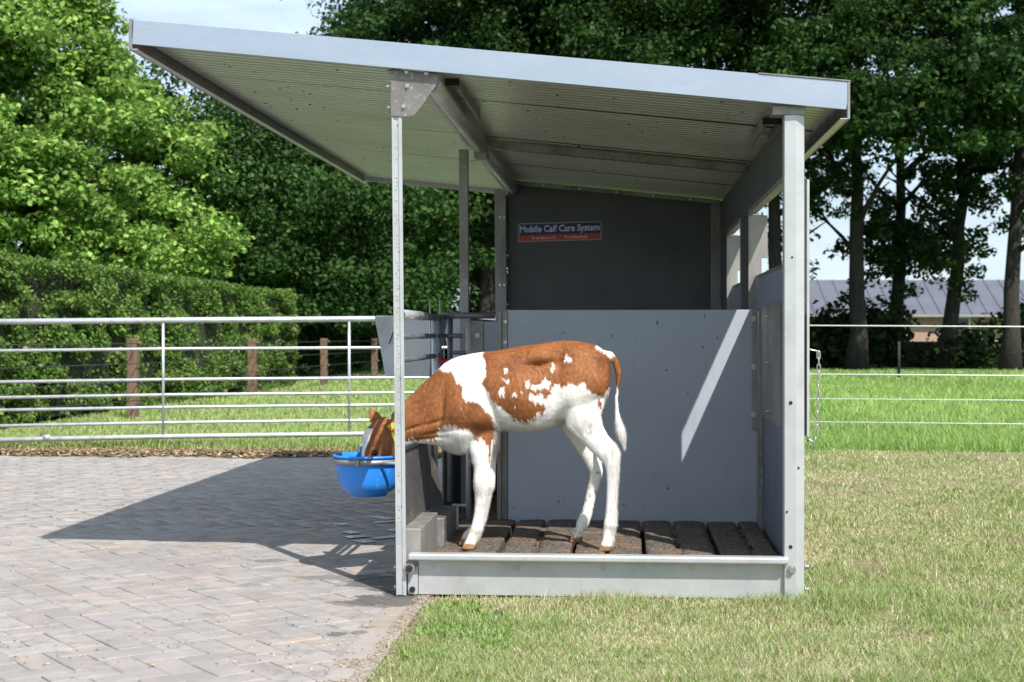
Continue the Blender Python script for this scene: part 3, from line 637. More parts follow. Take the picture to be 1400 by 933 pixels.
# tapered feed bins hanging outside
for i, (Yb, us, lab) in enumerate(((8.02, ((512.5, 433), (603.5, 431.5), (586, 515), (527.5, 515)), 'pale grey tapered feed bin hanging outside the front pen, behind the left post'),
                                  (9.4, ((604.5, 436), (640, 436), (640, 498), (616, 498)), 'narrower pale grey feed bin farther back beside the red grip'))):
    fb = empty('feed_bin', tuple(P(us[3][0], us[3][1], Y=Yb)), label=lab, cat='feed bin', group='feed bins on the feed side of the shelter')
    q = [P(u, v, Y=Yb) for u, v in us]; off = Vector(fb.location)
    q = [tuple(Vector(p) - off) for p in q]
    MB().prism(q, (0, .006, 0)).build('bin_front', 'bin', fb, .001, 1)
    MB().prism([tuple(Vector(p) + Vector((0, .30, 0))) for p in q], (0, .006, 0)).build('bin_back', 'bin', fb)
    for a_, b_ in ((q[0], q[3]), (q[1], q[2])):
        MB().hexa([(a_[0] - .003, .0065, b_[2]) if False else (b_[0] - .003, .0065, b_[2]), (b_[0] + .003, .0065, b_[2]), (b_[0] + .003, .2995, b_[2]), (b_[0] - .003, .2995, b_[2]),
                   (a_[0] - .003, .0065, a_[2]), (a_[0] + .003, .0065, a_[2]), (a_[0] + .003, .2995, a_[2]), (a_[0] - .003, .2995, a_[2])]).build('bin_side', 'bin', fb)
    if i == 0:
        w0, w1 = Vector(P(532, 470, Y=Yb - .01)) - off, Vector(P(548, 445, Y=Yb - .01)) - off
        MB().tube([w0, (w0 + w1) / 2 + Vector((-.01, 0, .01)), w1], .003, 6).build('cord', 'black', fb)

# ================================================================== BUCKET
YC = 6.17
bc = P(504, 630, Y=YC)
BZ = .325
bk = empty('bucket', (bc[0], YC, BZ), label='bright blue plastic feeding bucket under the calf\'s muzzle', cat='bucket')
prof = [(r_ * .955, z_) for r_, z_ in [(.001, .004), (.070, .004), (.072, -.001), (.079, -.001), (.082, .010), (.100, .017), (.119, .033), (.130, .058), (.138, .10), (.144, .140), (.147, .158), (.155, .160), (.157, .166), (.155, .171), (.146, .170), (.140, .163), (.136, .13), (.127, .065), (.115, .038), (.09, .022), (.001, .02)]]
b_ = MB().lathe(prof, (0, 0, 0), 64).build('bucket_body', 'blue', bk)
MB().lathe([(.131, .105), (.002, .105)], (0, 0, 0), 48).build('milk', mat('milk', (.62, .6, .54), .25), bk)
MB().box(-.06, -.02, .118, .150, .155, .195).build('pouring_lip', 'blue', bk, .004, 2)
hold = MB().lathe([(.1440, -.010), (.1470, -.010), (.1470, .010), (.1440, .010), (.1440, -.010)], (bc[0], YC, BZ + .145), 56)
hr = hold.build('bucket_ring', 'galv_dark', S)
for s_ in (-1, 1): MB().tube([(bc[0] + .08, YC + s_ * .13, BZ + .145), (-.87, YC + s_ * .16, BZ + .145)], .006, 8).build('ring_arm', 'galv', hr)
p = (bc[0] - .02, YC - .1475, BZ + .145); MB().box(p[0] - .008, p[0] + .008, p[1] - .008, p[1], p[2] - .014, p[2] + .014).build('ring_clip', 'galv_dark', hr, .002, 1)

# ================================================================== CALF
CZ = lambda x, y: (440 + x / 2.743, 440 + y / 2.743)    # tracing frame of the calf
def ring(c, ax, hh, wd, n=28, low=.12, taper=.0):         # c centre, ax unit axis in the XZ plane (travel), hh half height (m), wd half width (m)
    nx, nz = -ax[1], ax[0]                               # perpendicular in XZ
    out = []
    for k in range(n):
        t = 2 * math.pi * k / n; s_, c_ = math.sin(t), math.cos(t)
        y = wd * math.copysign(abs(c_) ** .92, c_) * (1 - low * s_)
        out.append((c[0] + nx * hh * s_, c[1] + y, c[2] + nz * hh * s_))
    return out
cm = MB()
def loft(rings):
    n = len(rings[0]); vs = [p for r in rings for p in r]; f = [(i * n + k, i * n + (k + 1) % n, (i + 1) * n + (k + 1) % n, (i + 1) * n + k) for i in range(len(rings) - 1) for k in range(n)]
    f += [tuple(range(n))[::-1], tuple((len(rings) - 1) * n + k for k in range(n))]
    cm.add(vs, f)
# torso: (x, top, bottom, half width)
T = [(1082, 150, 240, .045), (1074, 126, 285, .080), (1058, 108, 315, .103), (1034, 90, 332, .122), (1000, 80, 345, .132), (950, 72, 360, .134), (900, 70, 378, .124), (850, 76, 398, .128), (800, 84, 412, .137),
     (740, 92, 411, .142), (690, 101, 405, .138), (640, 110, 415, .128), (600, 114, 440, .118), (560, 120, 475, .108), (520, 128, 492, .098), (490, 138, 488, .088), (460, 155, 475, .078), (430, 184, 465, .070),
     (400, 212, 460, .064), (370, 240, 458, .060), (340, 268, 462, .056), (310, 300, 475, .054), (280, 325, 492, .054), (262, 345, 505, .050)]
rs = []
for x, t, b, wd in T:
    u, vt = CZ(x, t); _, vb = CZ(x, b); a_, b2 = P(u, vt, Y=YC), P(u, vb, Y=YC)
    rs.append(ring(((a_[0] + b2[0]) / 2, YC, (a_[2] + b2[2]) / 2), (1, 0), (a_[2] - b2[2]) / 2, wd * .957, low=.13 if x > 450 else .05))
loft(rs)
def limb(pts, Yl, n=20, flat=.85):                       # pts: (x, y, r px[, dy[, flat]]) in the tracing frame
    C_ = []
    for q in pts:
        x, y, r = q[:3]; dy = q[3] if len(q) > 3 else 0; fl = q[4] if len(q) > 4 else flat
        u, v = CZ(x, y); p_ = P(u, v, Y=Yl + dy); C_.append((np.array(p_), r * (.94 if y > 540 else 1) / 2.743 * (Yl + dy) / FPX, fl))
    rr = []
    for i, (c, r, fl) in enumerate(C_):
        a_ = C_[max(i - 1, 0)][0]; b2 = C_[min(i + 1, len(C_) - 1)][0]; d_ = np.array([b2[0] - a_[0], b2[2] - a_[2]]); d_ /= np.linalg.norm(d_)
        rr.append(ring(c, d_, r, r * fl, n, 0))
    loft(rr)
# near front leg, far front leg
limb([(598, 330, 60, .02, .5), (600, 400, 58, .015, .55), (600, 450, 46, .008, .62), (601, 500, 39, 0, .72), (602, 545, 35, 0, .80), (603, 585, 36, 0, .86), (603, 612, 36, 0, .86), (600, 645, 29, 0, .85), (595, 690, 24, 0, .85), (590, 730, 23, 0, .85), (584, 765, 25, 0, .9), (577, 790, 26, 0, .9), (566, 812, 24, 0, 1.0)], YC - .062)
limb([(620, 400, 45, -.02, .6), (618, 500, 38, 0, .75), (620, 585, 34, 0, .85), (618, 615, 34, 0, .85), (614, 645, 26, 0, .85), (606, 700, 22), (598, 735, 22), (585, 765, 24, 0, .9), (572, 782, 24, 0, .9), (556, 795, 22, 0, 1.0)], YC + .065)
# near hind leg, far hind leg
limb([(1000, 190, 58, .02, .5), (985, 250, 84, .01, .42), (974, 320, 84, .004, .43), (982, 375, 70, .002, .46), (1012, 420, 52, 0, .55), (1042, 458, 44, 0, .58), (1068, 490, 39, 0, .62), (1083, 516, 34, 0, .66), (1090, 545, 29, 0, .74), (1091, 575, 25, 0, .8), (1089, 620, 22.5, 0, .85), (1087, 670, 22.5, 0, .85), (1085, 720, 23.5, 0, .85), (1082, 755, 26, 0, .9), (1077, 785, 24, 0, .9), (1072, 812, 21, 0, 1.0)], YC - .072)
limb([(960, 250, 80, -.03, .45), (945, 330, 70, -.01, .5), (942, 375, 56, 0, .55), (958, 420, 41, 0, .62), (982, 460, 34, 0, .66), (1005, 500, 31, 0, .7), (1022, 535, 30, 0, .74), (1030, 565, 27, 0, .78), (1024, 600, 24, 0, .82), (1012, 640, 22, 0, .85), (1002, 685, 21, 0, .85), (993, 722, 23, 0, .88), (981, 750, 25, 0, .9), (969, 772, 22, 0, 1.0)], YC + .17)
# point of hock
limb([(1074, 440, 10), (1096, 470, 13), (1109, 494, 13), (1110, 522, 8)], YC - .072, 12, .8)
limb([(1022, 510, 14), (1038, 545, 13), (1044, 575, 10), (1042, 600, 6)], YC + .17, 12, .8)
# hooves, two toes each
HOOF = []
def hoof(x, y, Yh, tip=-20):
    for s_ in (-1, 1):
        u, v = CZ(x, y); base = P(u, v, Y=Yh); k = (Yh) / FPX / 2.743
        zt_ = base[2]
        c0 = np.array([base[0], Yh + s_ * .013, zt_])
        z1 = zf - .002
        r1, r2 = .0225, .0295
        ringA = ring((c0[0] + .006, c0[1], c0[2] + .012), (0, 1), r1, .013, 14, 0)
        ringB = ring((c0[0] - .004, c0[1], (c0[2] + z1) / 2 + .004), (0, 1), r1 * 1.15, .0145, 14, 0)
        ringC = ring((c0[0] - .012, c0[1], z1), (0, 1), r2, .0155, 14, 0)
        loft([ringA, ringB, ringC])
    HOOF.append((base[0], Yh))
hoof(560, 818, YC - .062); hoof(548, 797, YC + .065); hoof(1071, 818, YC - .072); hoof(962, 782, YC + .17)
# dewclaws
for x, y, Yd in ((592, 797, YC - .062), (1092, 790, YC - .072), (997, 757, YC + .17), (600, 775, YC + .065)):
    limb([(x - 6, y - 6, 7), (x, y, 9), (x + 2, y + 9, 6)], Yd, 8, 1)
# head
def hring(u, v, r, wd, ax, low=0): p_ = P(u, v, Y=YC); return ring(p_, ax, r * YC / FPX, wd, 28, low)
ax = (-.30, -.954)
loft([hring(537, 577, 14, .040, (-.5, -.86)), hring(532, 583, 20, .052, (-.4, -.91)), hring(526, 592, 25.5, .060, ax), hring(522, 602, 27.5, .061, ax), hring(519, 615, 25.5, .054, ax), hring(515, 628, 22, .045, ax), hring(511, 641, 18.5, .038, ax), hring(508, 653, 16.5, .037, ax), hring(505, 663, 15.5, .037, ax), hring(503, 670, 9, .025, ax)])
# jaw to throat
limb([(300, 430, 40, 0, .8), (262, 440, 44, 0, .8), (240, 470, 36, 0, .85), (225, 520, 26, 0, .9)], YC, 18, .8)
# brow bumps over the eyes
for s_ in (-1, 1):
    limb([(196, 462, 9, 0, 1), (203, 472, 15, 0, 1), (207, 486, 9, 0, 1)], YC + s_ * .047, 12, 1)
# ears
def ear(pts, thick=.006):
    rr = []
    for (p_, r, d_) in pts:
        p_ = np.array(p_); d_ = np.array(d_, float); d_ /= np.linalg.norm(d_); side = np.array([1.0, 0, .25]); side -= d_ * side.dot(d_); side /= np.linalg.norm(side); nn = np.cross(d_, side)
        rr.append([tuple(p_ + side * r * math.cos(2 * math.pi * k / 14) + nn * thick * math.sin(2 * math.pi * k / 14)) for k in range(14)])
    loft(rr)
e0, e1, e2 = P(520, 584, Y=YC + .05), P(513, 572, Y=YC + .09), P(507, 559, Y=YC + .12)
ear([(e0, .018, (-.3, .8, .4)), (e1, .030, (-.3, .8, .4)), (lerp(e1, e2, .6), .020, (-.3, .8, .5)), (e2, .005, (-.3, .8, .5))])
n0, n1, n2 = P(530, 580, Y=YC - .05), P(538, 582, Y=YC - .10), P(546, 590, Y=YC - .155)
ear([(n0, .014, (.4, -.8, -.1)), (n1, .030, (.4, -.8, -.1)), (lerp(n1, n2, .6), .024, (.4, -.8, -.2)), (n2, .006, (.4, -.8, -.3))])
# tail
YTl = YC + .0
limb([(1050, 122, 16), (1080, 124, 15), (1102, 150, 14), (1113, 195, 13), (1110, 240, 8), (1105, 285, 7), (1106, 330, 8), (1111, 370, 13), (1119, 405, 18), (1127, 432, 16), (1132, 455, 8), (1136, 474, 4)], YTl, 14, .85)
tmp = bpy.data.objects.new('calf_tmp', cm.mesh('calf_tmp')); col.objects.link(tmp)
bmx = bmesh.new(); bmx.from_mesh(tmp.data); bmesh.ops.recalc_face_normals(bmx, faces=bmx.faces); bmx.to_mesh(tmp.data); bmx.free()
rm = tmp.modifiers.new('r', 'REMESH'); rm.mode = 'VOXEL'; rm.voxel_size = .0048; rm.adaptivity = 0
smo = tmp.modifiers.new('s', 'SMOOTH'); smo.factor = .5; smo.iterations = 12
dg = bpy.context.evaluated_depsgraph_get(); bme = bpy.data.meshes.new_from_object(tmp.evaluated_get(dg)); bpy.data.objects.remove(tmp)
nv = len(bme.vertices); co = np.empty(nv * 3, np.float32); bme.vertices.foreach_get('co', co); co = co.reshape(-1, 3).astype(float)
nr = np.empty(nv * 3, np.float32); bme.vertices.foreach_get('normal', nr); nr = nr.reshape(-1, 3).astype(float)
uu, vv = proj(co); cx_, cy_ = (uu - 440) * 2.743, (vv - 440) * 2.743   # tracing frame coordinates of each vertex
near = np.clip((YC + .01 - co[:, 1]) / .06, 0, 1)
# modelled muscles, folds and hollows: (x, y, rx, ry, angle deg, amount m)
B = [(812, 154, 46, 11, -6, -.034), (795, 122, 70, 15, -5, .006), (575, 600, 18, 26, 0, .004), (640, 560, 10, 60, 0, -.003), (1092, 500, 8, 26, 0, -.004), (1062, 520, 10, 24, 0, -.003), (1082, 762, 18, 12, 0, .004), (1088, 735, 8, 20, 0, -.003), (580, 778, 18, 12, 0, .004), (930, 300, 14, 60, 20, .007), (1030, 130, 26, 14, 10, .010), (1048, 180, 20, 26, 0, -.006), (520, 420, 40, 26, 0, .010), (540, 470, 26, 22, 0, .012), (500, 340, 24, 50, 30, .007), (620, 300, 12, 60, -10, -.006), (960, 420, 14, 40, -35, -.005), (765, 130, 8, 28, 0, -.006), (930, 110, 60, 26, 0, .010), (880, 250, 16, 90, 8, -.016), (905, 350, 20, 60, 25, -.012), (1010, 230, 45, 60, 0, .010),
     (450, 330, 11, 75, 8, -.014), (480, 300, 40, 60, 0, .008), (590, 360, 45, 40, 0, .014), (560, 400, 22, 20, 0, -.006), (655, 360, 12, 70, -28, -.012), (700, 300, 70, 60, 0, .006), (440, 415, 60, 8, -12, -.010), (400, 440, 70, 7, -8, -.008),
     (960, 330, 50, 50, 0, .008), (1000, 400, 24, 30, -30, -.006), (380, 300, 7, 60, 32, -.007), (350, 320, 7, 60, 32, -.006), (410, 280, 7, 55, 32, -.006), (365, 345, 6, 50, 32, -.005), (395, 325, 6, 50, 32, -.005), (340, 400, 50, 7, -20, -.008), (420, 380, 40, 6, -20, -.006), (1075, 500, 12, 26, 0, .004), (640, 200, 40, 60, 10, .010), (560, 250, 30, 90, 10, -.005),
     (880, 160, 30, 22, 0, -.008), (1040, 290, 30, 14, 0, -.004), (195, 470, 12, 8, 0, -.004)]
for i in range(9): B.append((700 + i * 21, 250 + 6 * (i % 2), 6, 80, -12, .0022))          # ribs
disp = np.zeros(nv)
for x, y, rx, ry, an, am in B:
    t = math.radians(an); dx, dy = cx_ - x, cy_ - y; a_ = dx * math.cos(t) + dy * math.sin(t); b2 = -dx * math.sin(t) + dy * math.cos(t)
    disp += am * np.exp(-(a_ / rx) ** 2 - (b2 / ry) ** 2)
co2 = co + nr * (disp * near)[:, None]
fine = np.array([mn.noise(Vector((p[0] * 30, p[1] * 60, p[2] * 60))) for p in co])
wob = np.array([mn.noise(Vector((p[0] * 11, p[1] * 11, p[2] * 11 + 5))) for p in co])
co2 += nr * (fine * .0003 + wob * .0010)[:, None]
bme.vertices.foreach_set('co', co2.astype(np.float32).ravel()); bme.update()
# ---- coat pattern painted as the coat's own colour
n1_ = np.array([mn.fractal(Vector((p[0] * 26, p[1] * 26, p[2] * 15)), 1.0, 2.0, 3) for p in co]); n2_ = np.array([mn.fractal(Vector((p[0] * 26 + 9, p[1] * 26, p[2] * 15 + 3)), 1.0, 2.0, 3) for p in co])
hair_f = np.array([mn.noise(Vector((p[0] * 150 + p[2] * 50, p[1] * 90, p[2] * 55))) for p in co])
px_, py_ = cx_ + n1_ * 11 + hair_f * 4, cy_ + n2_ * 11 + hair_f * 15
def sdf(poly, x, y):                                     # signed distance (negative inside)
    x = np.asarray(x); inside = np.zeros(len(x), bool); dmin = np.full(len(x), 1e9); n = len(poly)
    for i in range(n):
        x1, y1 = poly[i]; x2, y2 = poly[(i + 1) % n]
        t = np.clip(((x - x1) * (x2 - x1) + (y - y1) * (y2 - y1)) / ((x2 - x1) ** 2 + (y2 - y1) ** 2 + 1e-9), 0, 1)
        dmin = np.minimum(dmin, np.hypot(x - x1 - t * (x2 - x1), y - y1 - t * (y2 - y1)))
        if y1 != y2:
            c = ((y1 > y) != (y2 > y)) & (x < (x2 - x1) * (y - y1) / (y2 - y1) + x1); inside ^= c
    return np.where(inside, -dmin, dmin)
Z3 = lambda pts: [((640 + x / 5.832 - 440) * 2.743, (460 + y / 5.832 - 440) * 2.743) for x, y in pts]
saddle = Z3([(125, 150), (160, 60), (440, -60), (800, -60), (960, -60), (1005, 55), (1030, 112), (1125, 165), (1190, 200), (1190, 330), (1130, 400), (1078, 490), (1065, 470), (990, 460), (950, 400), (920, 350), (880, 400), (830, 375), (790, 360), (770, 405), (690, 390), (680, 440), (630, 500), (570, 470), (510, 455), (480, 480), (510, 515), (560, 545), (600, 525), (622, 575), (600, 610), (560, 620), (520, 660), (470, 690), (340, 660), (290, 590), (240, 540), (210, 555), (170, 510), (160, 450), (110, 370), (115, 345), (155, 320), (135, 240)])
shoulder = [(425, 175), (490, 200), (520, 243), (535, 293), (585, 310), (615, 340), (642, 375), (645, 425), (635, 470), (628, 535), (618, 470), (600, 435), (578, 450), (548, 402), (495, 388), (445, 392), (430, 440), (380, 452), (325, 440), (285, 455), (270, 560), (100, 620), (90, 300), (300, 120)]
tailp = [(1076, 130), (1150, 105), (1150, 250), (1078, 246)]
S1 = sdf(saddle, px_, py_); S1 = np.where(cx_ > 1084, 99, S1)
for x, y, r in Z3([(310, 280), (315, 355), (260, 440), (362, 470), (438, 448), (365, 577), (803, 180), (670, 240), (475, 380), (545, 410), (635, 390)]) and [(a, b, c) for (a, b), c in zip(Z3([(310, 280), (315, 355), (260, 440), (362, 470), (438, 448), (365, 577), (790, 172), (820, 185), (680, 220), (662, 258), (475, 372), (520, 405), (560, 412), (610, 385), (650, 400), (640, 370), (625, 372), (658, 385), (590, 402), (545, 402), (530, 410), (478, 392), (560, 490), (530, 500), (585, 515), (545, 525), (300, 345), (270, 430), (248, 450), (285, 460), (830, 178), (675, 235)]), (6, 8, 12, 8, 5, 6, 9, 8, 7, 7, 8, 8, 9, 10, 9, 9, 9, 8, 7, 8, 7, 7, 12, 9, 8, 8, 5, 8, 7, 6, 6, 5))]:
    S1 = np.maximum(S1, r - np.hypot(px_ - x, (py_ - y)))
S2 = sdf(shoulder, px_, py_); S2 = np.maximum(S2, 5 - np.hypot(px_ - 523, py_ - 330))
S3 = sdf(tailp, px_, py_)
x4, y4 = Z3([(1045, 530)])[0]; S4 = np.hypot((px_ - x4) / 1.0, (py_ - y4) / 1.7) - 10
Sd = np.minimum(np.minimum(S1, S2), np.minimum(S3, S4))
Z4 = lambda pts: [((480 + x / 6.22 - 440) * 2.743, (550 + y / 6.22 - 440) * 2.743) for x, y in pts]
blaze = Z4([(40, 215), (190, 222), (165, 300), (135, 370), (118, 420), (130, 700), (30, 700)])
qx, qy = cx_ + n1_ * 3, cy_ + n2_ * 3
Sd = np.maximum(Sd, -sdf(blaze, qx, qy) - 1)
# far side of head and lower muzzle
fb_ = np.clip(.5 - Sd / 3.0, 0, 1)                       # 1 = brown
br1 = np.array([.36, .140, .050]); br2 = np.array([.215, .075, .026]); br3 = np.array([.46, .215, .095])
mixn = np.clip(.5 + wob * .8 + hair_f * .35, 0, 1)[:, None]
brown = br2 * (1 - mixn) + br1 * mixn; hl = np.clip(hair_f * 1.6 - .2, 0, 1)[:, None] * .5; brown = brown * (1 - hl) + br3 * hl
white = np.array([.86, .835, .79]) * (1 + .03 * hair_f[:, None])
yel = .7 * np.clip((np.array([mn.noise(Vector((p[0] * 7, p[1] * 7, p[2] * 7 + 2))) for p in co]) - .05) * 1.6, 0, 1)[:, None] * .35
white = white * (1 - yel) + np.array([.62, .50, .36]) * yel
C = white * (1 - fb_[:, None]) + brown * fb_[:, None]
# dirt on the lower legs and belly, hooves
low = np.clip((.20 - co[:, 2]) / .10, 0, 1) * np.clip(.35 + n1_ * 1.2, 0, 1)
C = C * (1 - .45 * low[:, None]) + np.array([.38, .26, .16]) * .45 * low[:, None]
spk = (np.array([mn.noise(Vector((p[0] * 90, p[1] * 90, p[2] * 60))) for p in co]) > .42) & (co[:, 2] < .42) & (cx_ > 900) & (co[:, 1] > YC)
C[spk] = C[spk] * .35
nearhock = np.exp(-((cx_ - 1003) / 26) ** 2 - ((cy_ - 402) / 22) ** 2) * np.clip(.5 + hair_f * 2, 0, 1)
C = C * (1 - .55 * nearhock[:, None])
hz = zf + .026 + .006 * n1_
hm = np.clip((hz - co[:, 2]) / .006, 0, 1)[:, None]; hcol = np.array([.30, .17, .09]) * (1 + .6 * hair_f[:, None]) * np.clip(.9 + wob[:, None], .4, 1.4)
C = C * (1 - hm) + hcol * hm
for sx_, sy_, rx_, ry_, k_, tc_ in ((580, 605, 26, 20, .45, (.60, .45, .30)), (1088, 560, 26, 22, .30, (.55, .42, .30)), (585, 790, 30, 26, .40, (.52, .38, .25)), (1078, 790, 26, 24, .35, (.52, .38, .25)), (1050, 300, 30, 26, .25, (.62, .45, .32)), (830, 420, 50, 14, .45, (.66, .52, .33)), (985, 405, 40, 24, .25, (.45, .38, .32)), (690, 410, 60, 14, .25, (.68, .58, .42)), (1122, 440, 20, 30, .35, (.70, .60, .42))):
    kk = (k_ * np.exp(-((cx_ - sx_) / rx_) ** 2 - ((cy_ - sy_) / ry_) ** 2) * np.clip(.55 + hair_f * 1.2 + n1_ * .8, 0, 1.3) * (1 - fb_))[:, None]; C = C * (1 - kk) + np.array(tc_) * kk
# dark ear inside, eye rim, nose shade
eu, ev = CZ(0, 0); ex, ey = (512 - 440) * 2.743, (619.5 - 440) * 2.743
er = np.exp(-(((cx_ - ex) / 14) ** 2 + ((cy_ - ey) / 10) ** 2)) * (co[:, 1] < YC); C *= (1 - .8 * er)[:, None]
C = np.clip(C, .01, .9)
ca_ = bme.color_attributes.new('Col', 'FLOAT_COLOR', 'POINT'); ca_.data.foreach_set('color', np.concatenate([C, np.ones((nv, 1))], 1).astype(np.float32).ravel())
bme.polygons.foreach_set('use_smooth', [True] * len(bme.polygons)); bme.materials.clear()
calf = link('calf', bme, 'coat'); tag(calf, 'brown and white calf standing in the shelter with its head down in the blue bucket', 'calf')
# eye, ear tag
p = P(511.5, 620, Y=YC - .052); b_ = MB()
for k in range(1): b_.lathe([(.0001, -.011)] + [(.012 * math.sin(t), -.011 * math.cos(t)) for t in np.linspace(.2, 2.9, 9)] + [(.0001, .011)], p, 16)
b_.build('eye', 'eye', calf)
tg = MB().prism([P(u, v, Y=YC - .135) for u, v in ((534.5, 579), (541, 577), (547, 582), (547, 606), (540, 606), (535.5, 593))], (0, .0015, 0)).build('ear_tag', 'yellow', calf)
# short coat hair as fine blades lying along the body
tri = np.empty(len(bme.polygons) * 4, np.int32)
pc = np.empty(len(bme.polygons) * 3, np.float32); bme.polygons.foreach_get('center', pc); pc = pc.reshape(-1, 3); pn = np.empty(len(bme.polygons) * 3, np.float32); bme.polygons.foreach_get('normal', pn); pn = pn.reshape(-1, 3)
lv = np.empty(len(bme.polygons), np.int32); bme.polygons.foreach_get('loop_start', lv); vi = np.empty(len(bme.loops), np.int32); bme.loops.foreach_get('vertex_index', vi); v0 = vi[lv]
facing = (pn @ np.array([0, -1, 0]) > -.35) & (pc[:, 2] > zf + .03)
ix = np.nonzero(facing)[0]; ix = np.repeat(ix, 2); rg = np.random.default_rng(3)
pu_, pvv = proj(pc[ix]); X_ = (pu_ - 440) * 2.743; Y_ = (pvv - 440) * 2.743
fl = np.tile(np.array([.75, 0, -.66]), (len(ix), 1)); fl[X_ < 300] = (-.2, 0, -1)
legm = (Y_ > 470) | ((X_ > 1085)); fl[legm] = (.05, 0, -1)
fl += rg.normal(0, .22, fl.shape); Nn = pn[ix]; fl -= Nn * np.sum(fl * Nn, 1)[:, None]; fl /= np.linalg.norm(fl, axis=1)[:, None]
Lh = rg.uniform(.005, .011, len(ix)); belly = (Y_ > 370) & (X_ > 440) & (X_ < 900) & (Nn[:, 2] < -.1); Lh[belly] *= 2.6
tsw = (X_ > 1085) & (Y_ > 360); Lh[tsw] *= 2.2; legs = (Y_ > 520) & ~tsw; Lh[legs] *= .6
lift = np.where(belly | tsw, .40, .14)
base = pc[ix] + rg.normal(0, .0016, (len(ix), 3)) - Nn * .0008; tip = base + fl * Lh[:, None] + Nn * (Lh * lift)[:, None]
sd2 = np.cross(fl, Nn); sd2 /= np.linalg.norm(sd2, axis=1)[:, None]; wd = .0007
V = np.stack([base - sd2 * wd, base + sd2 * wd, tip], 1).reshape(-1, 3); Fh = np.arange(len(V)).reshape(-1, 3)
cc = C[v0[ix]] * rg.uniform(.64, 1.2, (len(ix), 1)); cc = np.repeat(cc, 3, 0)
hm_ = np_mesh('coat_hair', V, Fh, np.clip(cc, 0, .86)); tag(link('coat_hair', hm_, 'hair', calf), kind='stuff')

# ================================================================== FIELD GATE
ga_, gb2 = Vector(P(0, 602, z=.08)), Vector(P(478, 597, z=.08)); gd = (gb2 - ga_); gd.z = 0; gd.normalize()
gx0 = ga_ - gd * 1.6; Lg = 7.4
gate = empty('field_gate', (gx0.x, gx0.y, 0), label='long galvanised tube field gate with seven horizontal bars behind the paving', cat='gate')
gate.rotation_euler = (0, 0, math.atan2(gd.y, gd.x))
for z_, r_ in ((1.108, .026), (.86, .014), (.593, .014), (.46, .014), (.352, .014), (.218, .014), (.097, .022)):
    z2 = z_ + (.028 if z_ > 1 else .01)
    m_ = MB().tube([(0, 0, z_ - .032), (Lg * .42, 0, z_), (Lg * .66, 0, (z_ + z2) / 2), (Lg, 0, z2)], r_, 14); m_.build('gate_bar', 'tube', gate)
for u in (-120, 225, 478, 650):
    q = Vector(P(u, 598, z=.08)); t = (q - gx0).dot(gd) if u > 0 else .3
    MB().tube([(t, -.003, .105), (t, -.003, 1.105)], .0125, 12).build('gate_upright', 'tube', gate)
q = Vector(P(67, 600, z=.08)); t = (q - gx0).dot(gd); MB().tube([(t - .03, 0, .097), (t + .03, 0, .097)], .027, 14).build('gate_collar', 'tube', gate)

# ================================================================== WIRE FENCES AND POSTS
lf = empty('post_and_wire_fence', (-5.8, 17, 0), label='brown wooden post and wire fence running along the hedge behind the gate', cat='fence')
lf.location = (0, 0, 0)
pts_ = [(182, 572, 463, 14), (345, 541, 464, 11), (443, 527, 463, 9), (512, 515, 463, 8)]
tops = []
for u, vb_, vt_, wpx in pts_:
    b0 = P(u, vb_, z=-.03); D_ = b0[1] * ca - b0[0] * sa; z1 = EYE - (vt_ - HZ) / FPX * D_; wd = wpx / FPX * D_ / 2
    o = MB().box(b0[0] - wd, b0[0] + wd, b0[1] - wd, b0[1] + wd, -.05, z1).build('fence_post', 'wood', lf, .01, 2); tops.append((b0[0], b0[1] - wd, z1, wd))
    for q in (.06, .52):
        MB().tube([(b0[0] + wd, b0[1] - wd * .5, z1 - q), (b0[0] + wd + .05, b0[1] - wd * .5, z1 - q)], .02, 8).build('insulator', 'wood', o)
first = (tops[0][0] - 1.5, tops[0][1] - 6, tops[0][2], .07)
for q in (.06, .30, .52, .74):
    MB().tube([(x + wd + .03, y, z - q) for x, y, z, wd in [first] + tops], .006, 6).build('wire', 'wire_dark', lf)
# right-hand fence of four bright wires
rf = empty('wire_fence', (3, 12.9, 0), label='fence of four bright horizontal wires between the lawn and the green pasture', cat='fence'); rf.location = (0, 0, 0)
YW = 13.0
for v0_, v1_, r_ in ((445, 446.5, .0065), (511.5, 513.5, .0065), (545, 547, .004), (576.5, 579.5, .004)):
    a_, b2 = Vector(P(1100, v0_, Y=YW)), Vector(P(1400, v1_, Y=YW)); d_ = (b2 - a_) / (b2.x - a_.x)
    MB().tube([a_ + d_ * (-1.6 - a_.x), a_ + d_ * 2 - Vector((0, 0, .003)), a_ + d_ * 7.5], r_, 6).build('wire', 'wire', rf)
for X in (-1.25, 8.4): MB().box(X - .05, X + .05, YW - .05, YW + .05, -.05, 1.1).build('fence_post', 'wood', rf, .01, 2)
p = P(1229, 511, D=34); MB().tube([(p[0], p[1], -.05), (p[0], p[1], .80)], .03, 10).build('fence_post', 'bark', None)
tag(bpy.data.objects[-1] if False else [o for o in col.objects if o.name.startswith('fence_post') and o.parent is None][0], 'lone thin dark post at the far side of the pasture', 'post')

